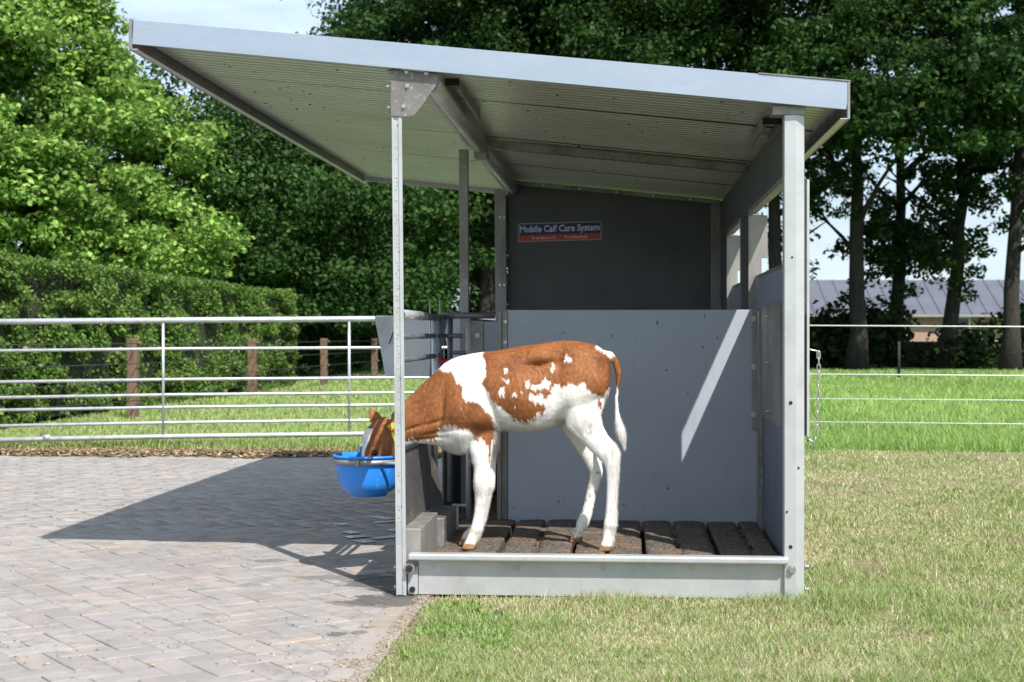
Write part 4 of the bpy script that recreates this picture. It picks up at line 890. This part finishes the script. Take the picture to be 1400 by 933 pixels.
# ================================================================== GRASS
def blades(name, XY, L, Wd, base_c, mname='blade', parent=None, lean=.5, z0=-.008, bend=.5):
    n = len(XY); g = np.random.default_rng(len(name) + n)
    th = g.uniform(0, 2 * np.pi, n); tl = np.abs(g.normal(0, lean, n)); dirn = np.stack([np.cos(th) * np.sin(tl), np.sin(th) * np.sin(tl), np.cos(tl)], 1)
    ph = g.uniform(0, 2 * np.pi, n); side = np.stack([np.cos(ph), np.sin(ph), np.zeros(n)], 1)
    b = np.stack([XY[:, 0], XY[:, 1], np.full(n, z0)], 1)
    m = b + dirn * (L * .55)[:, None]; t = m + (dirn + np.stack([np.cos(th), np.sin(th), -.4 * np.ones(n)], 1) * bend) * (L * .45)[:, None]
    V = np.stack([b - side * Wd[:, None], b + side * Wd[:, None], m + side * Wd[:, None] * .8, m - side * Wd[:, None] * .8, t], 1).reshape(-1, 3)
    i = np.arange(n)[:, None] * 5; Q = i + np.array([[0, 1, 2, 3]]); Tt = i + np.array([[3, 2, 4]])
    c = np.repeat(base_c, 5, 0); c = c * np.tile(np.array([.7, .7, 1, 1, 1.12]), n)[:, None] if mname == 'x' else c
    me = np_mesh(name, V, [Q, Tt], np.clip(c, 0, .9)); return link(name, me, mname, parent)
def palette(n, cols, wts, seed, jit=.18):
    g = np.random.default_rng(seed); k = g.choice(len(cols), n, p=np.array(wts) / sum(wts)); c = np.array(cols)[k]; return c * g.uniform(1 - jit, 1 + jit, (n, 1)) * g.uniform(.93, 1.07, (n, 3))
GREENS = [(.20, .30, .075), (.29, .38, .12), (.38, .44, .18), (.56, .51, .32), (.70, .64, .44), (.38, .28, .16)]
def scatter(n, d0, d1, pw, u0, u1, seed):
    g = np.random.default_rng(seed); t = g.random(n)
    a = 1 - pw; D = (d0 ** a + t * (d1 ** a - d0 ** a)) ** (1 / a); u = g.uniform(u0, u1, n); x = (u - 700) / FPX * D
    return np.stack([x * ca - D * sa, x * sa + D * ca], 1), D
# mown lawn
XY, D = scatter(430000, 4.15, 13.6, 1.9, 430, 1480, 11)
edge = -.835 + .10 * vnoise(XY, 3, 4) + .09 * vnoise(XY, 11, 5) + .12 * np.clip((5.3 - XY[:, 1]) / 1.0, 0, 1) * vnoise(XY, 2.5, 8)
ok = (XY[:, 0] > edge) & (XY[:, 1] < 12.95) & ~((XY[:, 1] > Y0 + .012) & (XY[:, 0] < XR + .08) & (XY[:, 1] < 10.5))
bare = vnoise(XY, 1.7, 21) * .45 + vnoise(XY, 6, 22) * .35 + vnoise(XY, 14, 23) * .2
nearedge = np.clip((XY[:, 0] + .80) / .35, 0, 1)
ok &= (np.random.default_rng(5).random(len(XY)) < np.clip((bare - .27) * 4.5, .10, 1) * np.where(XY[:, 1] < 5.4, .15 + .85 * nearedge, 1))
XY, D = XY[ok], D[ok]; n = len(XY)
green = np.clip(vnoise(XY * np.array([1, .8]), 1.3, 31) * .65 + vnoise(XY, 4.5, 32) * .5 - .10, 0, 1)
green = np.clip(green + np.exp(-((XY[:, 0] + .35) / .5) ** 2 - ((XY[:, 1] - 5.0) / .35) ** 2) * .18 - .14 * (XY[:, 1] > 6.5), 0, 1)
g_ = np.random.default_rng(6); isg = g_.random(n) < .19 + .70 * green
cg = palette(n, GREENS[:3], (3, 3, 2), 41); cs = palette(n, GREENS[3:], (4, 4, 1.6), 42); cgr = np.where(isg[:, None], cg, cs)
L = g_.uniform(.018, .045, n) * (.7 + .6 * green) * np.where(isg, 1, .8); L *= np.where((XY[:, 1] > Y0 - .12) & (XY[:, 1] < Y0 + .05), 1.35, 1); tuft = vnoise(XY, 8, 91) * vnoise(XY, 2.1, 92); L *= .75 + 1.5 * np.clip(tuft - .12, 0, .6); L[g_.random(n) < .012] *= 1.8
Wd = .0011 * (D / 5) ** .9 * g_.uniform(.7, 1.5, n)
tag(blades('lawn_grass', XY, L, Wd, cgr, lean=.62), 'short mown lawn grass mixed with dry straw-coloured blades', 'grass', kind='stuff')
# small broad-leaved weeds near the left corner
XYw, Dw = scatter(5200, 4.6, 5.62, 1.2, 548, 700, 77); okw = (XYw[:, 0] > -.74) & (vnoise(XYw, 5, 9) > .5); XYw, Dw = XYw[okw], Dw[okw]; nw = len(XYw)
tag(blades('weeds', XYw, np.full(nw, .028) * g_.uniform(.6, 1.3, nw), np.full(nw, .0042) * g_.uniform(.6, 1.2, nw), palette(nw, [(.20, .32, .07), (.27, .39, .11)], (1, 1), 5), lean=.8), 'low broad-leaved green weeds by the shelter corner', 'weeds', kind='stuff')
XYw, Dw = scatter(26000, 4.2, 10, 1.5, 560, 1450, 78); okw = (XYw[:, 0] > -.6) & (vnoise(XYw, 4, 19) * .6 + vnoise(XYw, 11, 29) * .4 > .62) & ~((XYw[:, 1] > Y0) & (XYw[:, 0] < XR + .1)); XYw, Dw = XYw[okw], Dw[okw]; nw = len(XYw)
tag(blades('clover_patches', XYw, np.full(nw, .020) * g_.uniform(.6, 1.3, nw), np.full(nw, .0040) * g_.uniform(.6, 1.2, nw), palette(nw, [(.13, .25, .05), (.18, .31, .07), (.22, .19, .09)], (2, 2, 1), 15), lean=.9), 'flat patches of small broad leaves dotted through the mown lawn', 'weeds', kind='stuff')
# taller bright pasture grass behind both fences
XY, D = scatter(190000, 12.9, 40, 1.35, -60, 1480, 12)
hxk = (XY[:, 0] < -6.6 + .0 * XY[:, 1])
ok = (XY[:, 1] > 12.95 + .15 * vnoise(XY, 2, 3)) & ~hxk; XY, D = XY[ok], D[ok]; n = len(XY); g_ = np.random.default_rng(8)
pn_ = vnoise(XY * np.array([1, .35]), .9, 51) * .6 + vnoise(XY, 3, 52) * .4
left = XY[:, 0] < -1.5
cg = palette(n, [(.21, .36, .070), (.27, .43, .10), (.33, .46, .14), (.50, .48, .25)], (3, 4, 2.5, 1.1), 61); cg *= (.8 + .45 * pn_)[:, None]
dry = left & (g_.random(n) < .50 * (1.3 - pn_)); cg[dry] = palette(int(dry.sum()), [(.56, .52, .30), (.42, .42, .18)], (1, 1), 9)
L = g_.uniform(.07, .15, n) * (.6 + .8 * pn_) * np.where(left, .55, .95); L *= np.where((XY[:, 1] < 14.2) & ~left, 1.3, 1)
Wd = .0028 * (D / 13) ** 1.0 * g_.uniform(.7, 1.4, n)
tag(blades('pasture_grass', XY, L, Wd, cg, lean=.42, z0=-.045), 'longer bright green pasture grass beyond the gate and wires', 'grass', kind='stuff')
# verge under the gate: dry straw, dead leaves, tufts
XY, D = scatter(26000, 11.7, 13.3, 1.2, -60, 620, 13); ok = (XY[:, 1] > 12.05 + .12 * vnoise(XY, 3, 2)) & (XY[:, 0] < -.9); XY, D = XY[ok], D[ok]; n = len(XY)
tt = np.clip((XY[:, 1] - 12.45) / .40, 0, 1) * (.5 + .7 * vnoise(XY, 2.2, 71)); isg = np.random.default_rng(2).random(n) < tt
cg = np.where(isg[:, None], palette(n, GREENS[:3], (3, 3, 2), 1), palette(n, [(.46, .37, .20), (.36, .26, .13), (.18, .11, .06), (.56, .48, .28)], (3, 2, 2, 2), 2))
g_ = np.random.default_rng(3)
tag(blades('verge_grass', XY, g_.uniform(.03, .10, n) * np.where(isg, 1.1, .55), .0035 * g_.uniform(.7, 1.5, n), cg, lean=.7), 'dry straw and grass tufts along the far edge of the paving', 'grass', kind='stuff')
def litter(name, XY, smin, smax, cols, z=.004, seed=1):
    g = np.random.default_rng(seed); n = len(XY); s = g.uniform(smin, smax, n); th = g.uniform(0, 6.28, n)
    ax_ = np.stack([np.cos(th), np.sin(th), g.uniform(-.35, .35, n)], 1); bx_ = np.stack([-np.sin(th), np.cos(th), g.uniform(-.35, .35, n)], 1); c = np.stack([XY[:, 0], XY[:, 1], np.full(n, z) + s * .3], 1)
    V = np.stack([c - ax_ * s[:, None], c - bx_ * s[:, None] * .5, c + ax_ * s[:, None], c + bx_ * s[:, None] * .5], 1).reshape(-1, 3)
    return link(name, np_mesh(name, V, np.arange(4 * n).reshape(-1, 4), np.repeat(palette(n, cols, [1] * len(cols), seed), 4, 0)), 'straw')
XY, D = scatter(9000, 11.6, 12.9, 1.2, -60, 620, 14); XY = XY[(XY[:, 1] > 11.65 + .30 * vnoise(XY, 3, 2)) & (XY[:, 1] < 12.35 + .5 * vnoise(XY, 4, 6)) & (XY[:, 0] < -.9)]
tag(litter('dead_leaves', XY, .012, .035, [(.20, .12, .06), (.36, .24, .12), (.46, .36, .20), (.10, .06, .035)]), 'brown dead leaves heaped along the far edge of the paving', 'dead leaves', kind='stuff')
g_ = np.random.default_rng(31); XY = np.stack([-.79 + np.abs(g_.normal(0, .085, 9000)) * g_.choice([-.55, 1], 9000), g_.uniform(4.1, 5.72, 9000)], 1); XY = XY[vnoise(XY, 6, 12) * .7 + vnoise(XY, 2, 13) * .5 + .22 * (XY[:, 0] > -.79) > .66]
tag(litter('edge_litter', XY, .0015, .0055, [(.42, .33, .22), (.32, .24, .16), (.55, .46, .32), (.26, .19, .13), (.38, .29, .20)], .0005, 17), 'dry straw and crumbly soil where the lawn meets the kerb', 'litter', kind='stuff')
XY, D = scatter(2600, 4.2, 11.5, 1.6, -60, 545, 15); XY = XY[(vnoise(XY, 1.5, 6) + vnoise(XY, 7, 7) > 1.02) & (XY[:, 0] < KX + .1)]
tag(litter('paving_crumbs', XY, .002, .007, [(.46, .36, .22), (.25, .20, .14), (.55, .50, .42), (.12, .10, .08)], .001, 4), 'small straw crumbs and grit scattered over the pavers', 'crumbs', kind='stuff')

# ================================================================== LEAVES
def leaves(centres, normals, size, cols, wts, seed, aspect=.62):
    g = np.random.default_rng(seed); n = len(centres)
    nn = normals + g.normal(0, .75, (n, 3)); nn /= np.linalg.norm(nn, axis=1)[:, None]
    r = g.normal(0, 1, (n, 3)); a = np.cross(nn, r); a /= np.linalg.norm(a, axis=1)[:, None]; b = np.cross(nn, a); s = size * g.uniform(.65, 1.3, n)
    a *= s[:, None]; b *= (s * aspect)[:, None]; fold = nn * (s * .18)[:, None]
    V = np.stack([centres - a, centres - b + fold, centres + a, centres + b + fold], 1).reshape(-1, 3)
    c = palette(n, cols, wts, seed + 1, .25); return V, np.repeat(c, 4, 0)
def crown_mesh(name, clumps, crad, per, size, cols, wts, seed, flat=.6):
    g = np.random.default_rng(seed); n = len(clumps)
    N = n * per; ci = np.repeat(np.arange(n), per); d = g.normal(0, 1, (N, 3)); d /= np.linalg.norm(d, axis=1)[:, None]
    rad = g.random(N) ** .45; cr = crad * g.uniform(.55, 1.35, n); off = d * (rad * cr[ci])[:, None]; off[:, 2] *= flat
    nn = d * .6; nn[:, 2] += .7
    V, c = leaves(clumps[ci] + off, nn, size, cols, wts, seed + 3)
    tint = g.uniform(.82, 1.18, n)[ci]; c *= np.repeat(tint, 4)[:, None]
    me = np_mesh(name, V, np.arange(len(V)).reshape(-1, 4), np.clip(c, 0, .6)); me.materials.append(M['leaf']); return me
def ellipsoid_clumps(n, rx, ry, rz, seed, shell=.55, bumps=.22, bottom=-.8):
    g = np.random.default_rng(seed); out = []
    while len(out) < n:
        d = g.normal(0, 1, 3); d /= np.linalg.norm(d)
        if d[2] < bottom: continue
        r = shell + (1 - shell) * g.random() ** .7
        k = 1 + bumps * mn.noise(Vector(d * 2.3) + Vector((seed, 0, 0))) * 2
        out.append((d[0] * rx * r * k, d[1] * ry * r * k, d[2] * rz * r * k))
    return np.array(out)
OAK = [(.018, .048, .010), (.030, .072, .014), (.045, .100, .020), (.065, .13, .028)]
crowns = []
for i, (rx, ry, rz) in enumerate(((4.6, 4.0, 6.6), (4.0, 4.2, 6.0), (5.0, 4.0, 5.6))):
    crowns.append(crown_mesh('crown', ellipsoid_clumps(165, rx, ry, rz, 20 + i, .35, .42, -.9), .85, 210, .078, OAK, (2, 4, 3, 1), 30 + i))
crowns.append(crown_mesh('crown', ellipsoid_clumps(115, 4.4, 4.2, 5.8, 77, .30, .5, -.9), .75, 220, .075, OAK, (2, 4, 3, 1), 78))
def trunk_mesh(h, r, seed, lean=0, branches=7, bark='bark', spread=2.6):
    rd = random.Random(seed); m = MB(); pts = []; x = y = 0
    for k in range(9):
        t = k / 8; pts.append((x, y, t * h)); x += rd.uniform(-.10, .10) + lean; y += rd.uniform(-.1, .1)
    m.tube(pts, [r * (1.35 - .35 * min(1, k * 2)) * (1 - .6 * k / 8) if k else r * 1.45 for k in range(9)], 12)
    for b in range(branches):
        k = rd.randint(3, 7); p0 = Vector(pts[k]); a_ = rd.uniform(0, 6.28); L_ = rd.uniform(.6, 1.0) * spread; up = rd.uniform(.5, 1.2)
        q = [p0 + Vector((math.cos(a_) * L_ * s_ + rd.uniform(-.12, .12), math.sin(a_) * L_ * s_, up * L_ * s_ * (.7 + .3 * s_))) for s_ in (0, .25, .5, .75, 1)]
        m.tube(q, [r * .38, r * .3, r * .22, r * .14, r * .06], 7)
        for c_ in range(2):
            s0 = q[rd.randint(2, 3)]; a2 = a_ + rd.uniform(-1.2, 1.2); e_ = s0 + Vector((math.cos(a2), math.sin(a2), rd.uniform(.3, 1))) * L_ * .4
            m.tube([s0, (s0 + e_) / 2 + Vector((0, 0, .1)), e_], [r * .15, r * .1, r * .04], 6)
    me = m.mesh('trunk'); me.materials.append(M[bark]); return me
trunks = [trunk_mesh(8.5, .27, 1), trunk_mesh(9.0, .25, 2, .03), trunk_mesh(8.0, .25, 3, -.02), trunk_mesh(8.5, .25, 5, .10, 8)]
# (u, D, crown idx, trunk idx, crown centre z, scale, rot, label)
ROW = [(600, 47, 0, 1, 10.2, .98, .3, 'tall dark tree at the left end of the row, above the gusset plate'),
       (668, 44, 1, 0, 9.8, 1.0, 1.2, 'tall dark tree seen between the middle and rear left posts'),
       (648, 49, 2, 2, 9.8, 1.05, 2.2, 'tall dark tree behind the middle left post'),
       (720, 43, 0, 1, 10.4, 1.0, 3.0, 'tall dark tree rising above the sticker wall'),
       (810, 47, 1, 0, 10.6, 1.08, 4.1, 'tall dark tree rising above the middle of the roof'),
       (890, 43, 2, 2, 10.2, 1.0, 5.0, 'tall dark tree behind the roof, above the light strip'),
       (975, 46, 0, 0, 10.8, 1.05, .9, 'tall dark tree behind the right half of the roof'),
       (1065, 43, 1, 1, 10.6, 1.0, 2.0, 'tall dark tree rising above the front right post'),
       (1170, 43, 3, 0, 11.2, 1.0, 3.3, 'thick-trunked dark tree nearest the right of the shelter'),
       (1226, 47, 3, 2, 12.2, 1.0, 1.7, 'straight dark tree second right of the shelter'),
       (1292, 44, 3, 3, 11.4, .95, 4.9, 'dark tree with a bent trunk, third right of the shelter'),
       (1380, 42, 3, 1, 11.4, 1.0, .2, 'dark tree with a thick straight trunk near the right photo edge'),
       (1475, 45, 3, 0, 11.6, 1.0, 5.5, 'dark tree whose crown enters at the right photo edge')]
for u, D, ci, ti, cz, s_, rot, lab in ROW:
    x = (u - 700) / FPX * D; X, Y = x * ca - D * sa, x * sa + D * ca
    t = empty('oak_tree', (X, Y, 0), label=lab, cat='tree', group='tall dark trees in a row beyond the pasture')
    o = link('trunk', trunks[ti], None, t); o.location = (0, 0, -.1); o.rotation_euler = (0, 0, rot if ti != 3 else 0)
    o = link('crown', crowns[ci], None, t); o.location = (0, 0, cz); o.scale = (s_, s_, s_); o.rotation_euler = (0, 0, rot)
for u, D, ci, cz, s_, rot, lab in ((600, 57, 1, 6.4, 1.1, .4, 'dark tree far behind, filling the gap between the left posts'), (675, 56, 0, 7.2, 1.1, 2.4, 'dark tree far behind, beside the rear left post'), (540, 58, 2, 5.2, .85, 3.4, 'dark tree far behind, just left of the front left post'), (430, 57, 0, 4.6, .75, 5.1, 'dark tree far behind the end of the hedge')):
    x = (u - 700) / FPX * D; t = empty('oak_tree', (x * ca - D * sa, x * sa + D * ca, 0), label=lab, cat='tree', group='tall dark trees in a row beyond the pasture')
    o = link('trunk', trunks[ci], None, t); o.rotation_euler = (0, 0, rot)
    o = link('crown', crowns[ci], None, t); o.location = (0, 0, cz); o.scale = (s_, s_, s_); o.rotation_euler = (0, 0, rot)
# lower boughs in the right-hand trees: leaf sprays hanging around the trunks
lb_ = [crown_mesh('lower_crown', ellipsoid_clumps(60, 2.6, 2.2, 1.9, 60 + i, .2, .4, -1), .55, 75, .10, OAK, (3, 4, 2, 1), 62 + i) for i in range(2)]
for i, (u, D, z_, s_) in enumerate(((1190, 39.5, 7.0, 1.0), (1262, 40, 7.2, .9), (1320, 40.5, 7.4, .9), (1400, 38.5, 7.2, 1.0), (1110, 40, 7.2, .9), (1130, 43, 5.2, .6), (1230, 47, 3.9, .9), (1262, 44, 3.3, .8), (1318, 44, 5.6, .8), (1375, 42, 6.2, .8), (1440, 43, 4.4, .7), (600, 44, 4.0, 1), (520, 46, 4.4, 1.1), (660, 48, 4.2, 1), (450, 45, 4.2, 1.1))):
    x = (u - 700) / FPX * D; X, Y = x * ca - D * sa, x * sa + D * ca
    tr_ = min([o for o in col.objects if o.name.startswith('oak_tree')], key=lambda o: (o.location.x - X) ** 2 + (o.location.y - Y) ** 2)
    o = link('lower_crown', lb_[i % 2], None, tr_); o.location = (X - tr_.location.x, Y - tr_.location.y, z_); o.scale = (s_,) * 3; o.rotation_euler = (0, 0, i * 1.3)
# dark trees between the bright maple and the row
mid = crown_mesh('crown', ellipsoid_clumps(260, 3.6, 3.4, 4.4, 90, .40, .4, -.95), .75, 190, .072, [(.028, .070, .016), (.045, .10, .022), (.065, .13, .03)], (2, 3, 2), 91)
mt = trunk_mesh(5, .18, 9)
for u, D, cz, s_, lab in ((285, 34, 3.3, .88, 'mid-green tree filling the gap right of the bright maple'), (385, 36, 3.3, .92, 'mid-green tree under the left roof corner'), (-140, 33, 5.2, 1.1, 'mid-green tree behind the bright maple at the left photo edge'), (470, 39, 4.2, 1.0, 'mid-green tree left of the front left post, above the far fence posts')):
    x = (u - 700) / FPX * D; t = empty('mid_green_tree', (x * ca - D * sa, x * sa + D * ca, 0), label=lab, cat='tree', group='mid-green trees behind the hedge')
    link('trunk', mt, None, t); o = link('crown', mid, None, t); o.location = (0, 0, cz); o.scale = (s_,) * 3; o.rotation_euler = (0, 0, u)
# bright maples at the left
def cone_clumps(n, prof, seed):
    g = np.random.default_rng(seed); out = []
    zs_ = [p[0] for p in prof]; rs_ = [p[1] for p in prof]
    while len(out) < n:
        z = g.uniform(zs_[0], zs_[-1]); R0 = np.interp(z, zs_, rs_)
        if g.random() > (R0 / max(rs_)): continue
        a = g.uniform(0, 6.28); k = 1 + .35 * mn.noise(Vector((math.cos(a) * 1.6, math.sin(a) * 1.6, z * .9 + seed)))
        r = R0 * k * (.42 + .58 * g.random() ** .5); out.append((math.cos(a) * r, math.sin(a) * r, z))
    return np.array(out)
MAPLE = [(.17, .30, .055), (.23, .38, .075), (.10, .20, .030), (.32, .46, .12)]
mcone = crown_mesh('crown', cone_clumps(400, [(1.5, 1.2), (2.0, 2.9), (3.0, 2.8), (4.0, 2.15), (5.2, 1.15), (6.5, .65), (8.4, .3)], 5), .44, 185, .054, MAPLE, (3, 4, 2, 2), 55, .5)
mcone2 = crown_mesh('crown', cone_clumps(360, [(1.5, 1.2), (2.0, 2.6), (3.0, 2.8), (5.2, 2.0), (7, 1.0), (8.6, .4)], 6), .44, 185, .054, MAPLE, (3, 4, 2, 2), 57, .5)
mtr = trunk_mesh(6.5, .12, 12, 0, 10, spread=1.8)
for u, D, cm_, rot, lab in ((80, 31, mcone, 0, 'bright green maple with a pointed crown above the hedge'), (-95, 29, mcone2, 2, 'bright green maple cut by the left photo edge')):
    x = (u - 700) / FPX * D; t = empty('maple_tree', (x * ca - D * sa, x * sa + D * ca, 0), label=lab, cat='tree', group='bright maples above the hedge')
    o = link('trunk', mtr, None, t); o = link('crown', cm_, None, t); o.rotation_euler = (0, 0, rot); o.scale = (1.32, 1.32, 1.22)

# ---- hedge
h0, h1 = Vector((P(0, 580, z=0)[0] - .9, P(0, 580, z=0)[1] - 3.0, 0)), Vector((*P(404, 526, z=0)[:2], 0))
h0 = Vector((*P(-10, 584, z=0)[:2], 0)); hd = (h1 - h0).normalized(); h0 = h0 - hd * 5; HL = (h1 - h0).length; hn = Vector((-hd.y, hd.x, 0))
hed = empty('hedge', (h0.x, h0.y, 0), label='long clipped leafy hedge behind the gate at the left', cat='hedge'); hed.rotation_euler = (0, 0, math.atan2(hd.y, hd.x))
HW, HH = 1.1, 1.85
def hh(x): return HH - .12 * x / HL
core = MB(); nxs = 40; vs = []
for i in range(nxs + 1):
    x = HL * i / nxs
    for (y, z) in ((.16, 0), (.12, .6), (.13, 1.2), (.22, hh(x) - .13), (HW - .2, hh(x) - .13), (HW - .1, 0)):
        vs.append((min(x, HL - .12), y + random.uniform(-.05, .05), z + (random.uniform(-.05, .05) if z else 0)))
core.add(vs, [(i * 6 + k, (i + 1) * 6 + k, (i + 1) * 6 + k + 1, i * 6 + k + 1) for i in range(nxs) for k in range(5)] + [(nxs * 6 + 0, nxs * 6 + 1, nxs * 6 + 2, nxs * 6 + 3, nxs * 6 + 4, nxs * 6 + 5)])
core.build('hedge_twigs', 'hedgecore', hed)
g = np.random.default_rng(99); n = 150000
face = g.choice(3, n, p=[.68, .24, .08]); X = g.random(n) ** 1.15 * HL; Z = g.random(n) * hh(X)
cl = vnoise(np.stack([X * 1.0, Z * 2.2], 1), 2.6, 3)                 # layered twig tiers: clumps with hollows between
Yl_ = g.uniform(-.02, .16, n) + (.5 - cl) * .22
C3 = np.stack([X, Yl_, Z], 1); N3 = np.tile([0, -.9, .35], (n, 1)).astype(float)
tp = face == 1; C3[tp, 1] = g.uniform(0, HW, tp.sum()); C3[tp, 2] = hh(X[tp]) + g.normal(0, .028, tp.sum()) + .03 * (vnoise(C3[tp][:, :2], 3, 8) - .5) * 2; N3[tp] = (0, 0, 1)
en = face == 2; C3[en, 0] = HL + g.uniform(-.15, .05, en.sum()); C3[en, 1] = g.uniform(0, HW, en.sum()); N3[en] = (1, 0, .3)
keep = (face > 0) | (g.random(n) < np.clip((cl - .30) * 3.4, .08, 1)); C3, N3 = C3[keep], N3[keep]
V, c = leaves(C3, N3, .029, [(.085, .16, .03), (.125, .215, .042), (.18, .28, .065), (.24, .25, .10)], (3, 4, 2, .6), 101, .7)
tag(link('hedge_leaves', np_mesh('hedge_leaves', V, np.arange(len(V)).reshape(-1, 4), np.clip(c, 0, .6)), 'leaf', hed), kind='stuff')
# spray of brighter leaves above the hedge
# ---- thicket under the row
th_c = []
g = np.random.default_rng(44)
for k in range(420):
    u = g.uniform(380, 1500); D = g.uniform(43.5, 48); x = (u - 700) / FPX * D; 
    if 1222 < u < 1300 or 1342 < u < 1375:
        if g.random() < .6: th_c.append((x * ca - D * sa, x * sa + D * ca, -.25))
        continue
    th_c.append((x * ca - D * sa, x * sa + D * ca, (.1 + .1 * g.random() if 1232 < u < 1285 or 1340 < u < 1372 else g.uniform(.1, 1.0) + .7 * g.random() ** 2 + .3 * math.sin(u / 37))))
tm = crown_mesh('thicket', np.array(th_c), .8, 90, .12, [(.018, .04, .010), (.028, .06, .014), (.02, .03, .012)], (2, 2, 1), 45, .8)
tag(link('thicket', tm), 'dark undergrowth below the tall trees', 'undergrowth', kind='stuff')
bkm = MB(); prev = None
for k in range(30):
    u = 380 + k * 40; D = 49.5; x = (u - 700) / FPX * D; q = (x * ca - D * sa, x * sa + D * ca); bkm.v += [(q[0], q[1], -.05), (q[0], q[1], hk := (.70 if 1190 < u < 1330 or 1330 < u < 1400 else 1.3 + .3 * math.sin(k * 1.7))), (q[0], q[1] + 1.5, -.05), (q[0], q[1] + 1.5, hk)]
    if k: a_ = (k - 1) * 4; b2 = k * 4; bkm.f += [(a_, b2, b2 + 1, a_ + 1), (a_ + 1, b2 + 1, b2 + 3, a_ + 3)]; bkm.sm += [True, True]
tag(bkm.build('hedgerow', 'hedgecore'), 'low dark hedgerow behind the undergrowth and tree trunks', 'hedgerow')

# ================================================================== FAR HOUSES
def house(name, D, u0, u1, vr, ve, vb, depth, label, wins, wallm='brick', roofm='slate'):
    x0, x1 = (u0 - 700) / FPX * D, (u1 - 700) / FPX * D; zr_, ze_ = EYE + (HZ - vr) / FPX * (D + depth / 2), EYE + (HZ - ve) / FPX * D
    h = empty(name, (-D * sa, D * ca, 0), label=label, cat='house'); h.rotation_euler = (0, 0, YAW)
    MB().box(x0 + .5, x1 - .5, .6, depth, -.04, ze_).build('wall', wallm, h)
    r = MB().add([(x0, 0, ze_ - .08), (x1, 0, ze_ - .08), (x1, depth / 2, zr_), (x0, depth / 2, zr_), (x1, depth + .6, ze_ - .08), (x0, depth + .6, ze_ - .08)], [(0, 1, 2, 3), (3, 2, 4, 5), (0, 3, 5), (1, 4, 2), (0, 5, 4, 1)]).build('roof', roofm, h)
    MB().box(x0, x1, -.12, -.01, ze_ - .16, ze_ - .02).build('gutter', 'galv_mid', r)
    rb_ = MB()
    for k in range(1, int(x1 - x0)):
        x = x0 + k; rb_.hexa([(x, -.01, ze_ - .06), (x + .05, -.01, ze_ - .06), (x + .05, depth / 2, zr_ + .02), (x, depth / 2, zr_ + .02), (x, -.01, ze_ - .02), (x + .05, -.01, ze_ - .02), (x + .05, depth / 2, zr_ + .06), (x, depth / 2, zr_ + .06)])
    tag(rb_.build('roof_ribs', roofm, r), kind='stuff')
    for xa, xb, za, zb2 in wins:
        wv = MB().box(xa, xb, .52, .595, za, zb2).build('window', 'white', h)
        MB().box(xa + .1, xb - .1, .50, .515, za + .1, zb2 - .1).build('pane', 'glass', wv)
    return h
house('farmhouse', 95, 1050, 1560, 383, 430, 470, 9, 'low farmhouse with a long grey roof and pink brick wall behind the right-hand trees', [(18.5, 20, .8, 2.0), (22.2, 24.4, .5, 2.0), (27.5, 29.2, .6, 2.0), (32, 34, .8, 2)])
house('shed', 85, 452, 530, 398, 418, 460, 6, 'small pale house glimpsed between trees left of the front left post', [(-9.2, -8.4, .9, 1.8)], 'bin', 'bin')
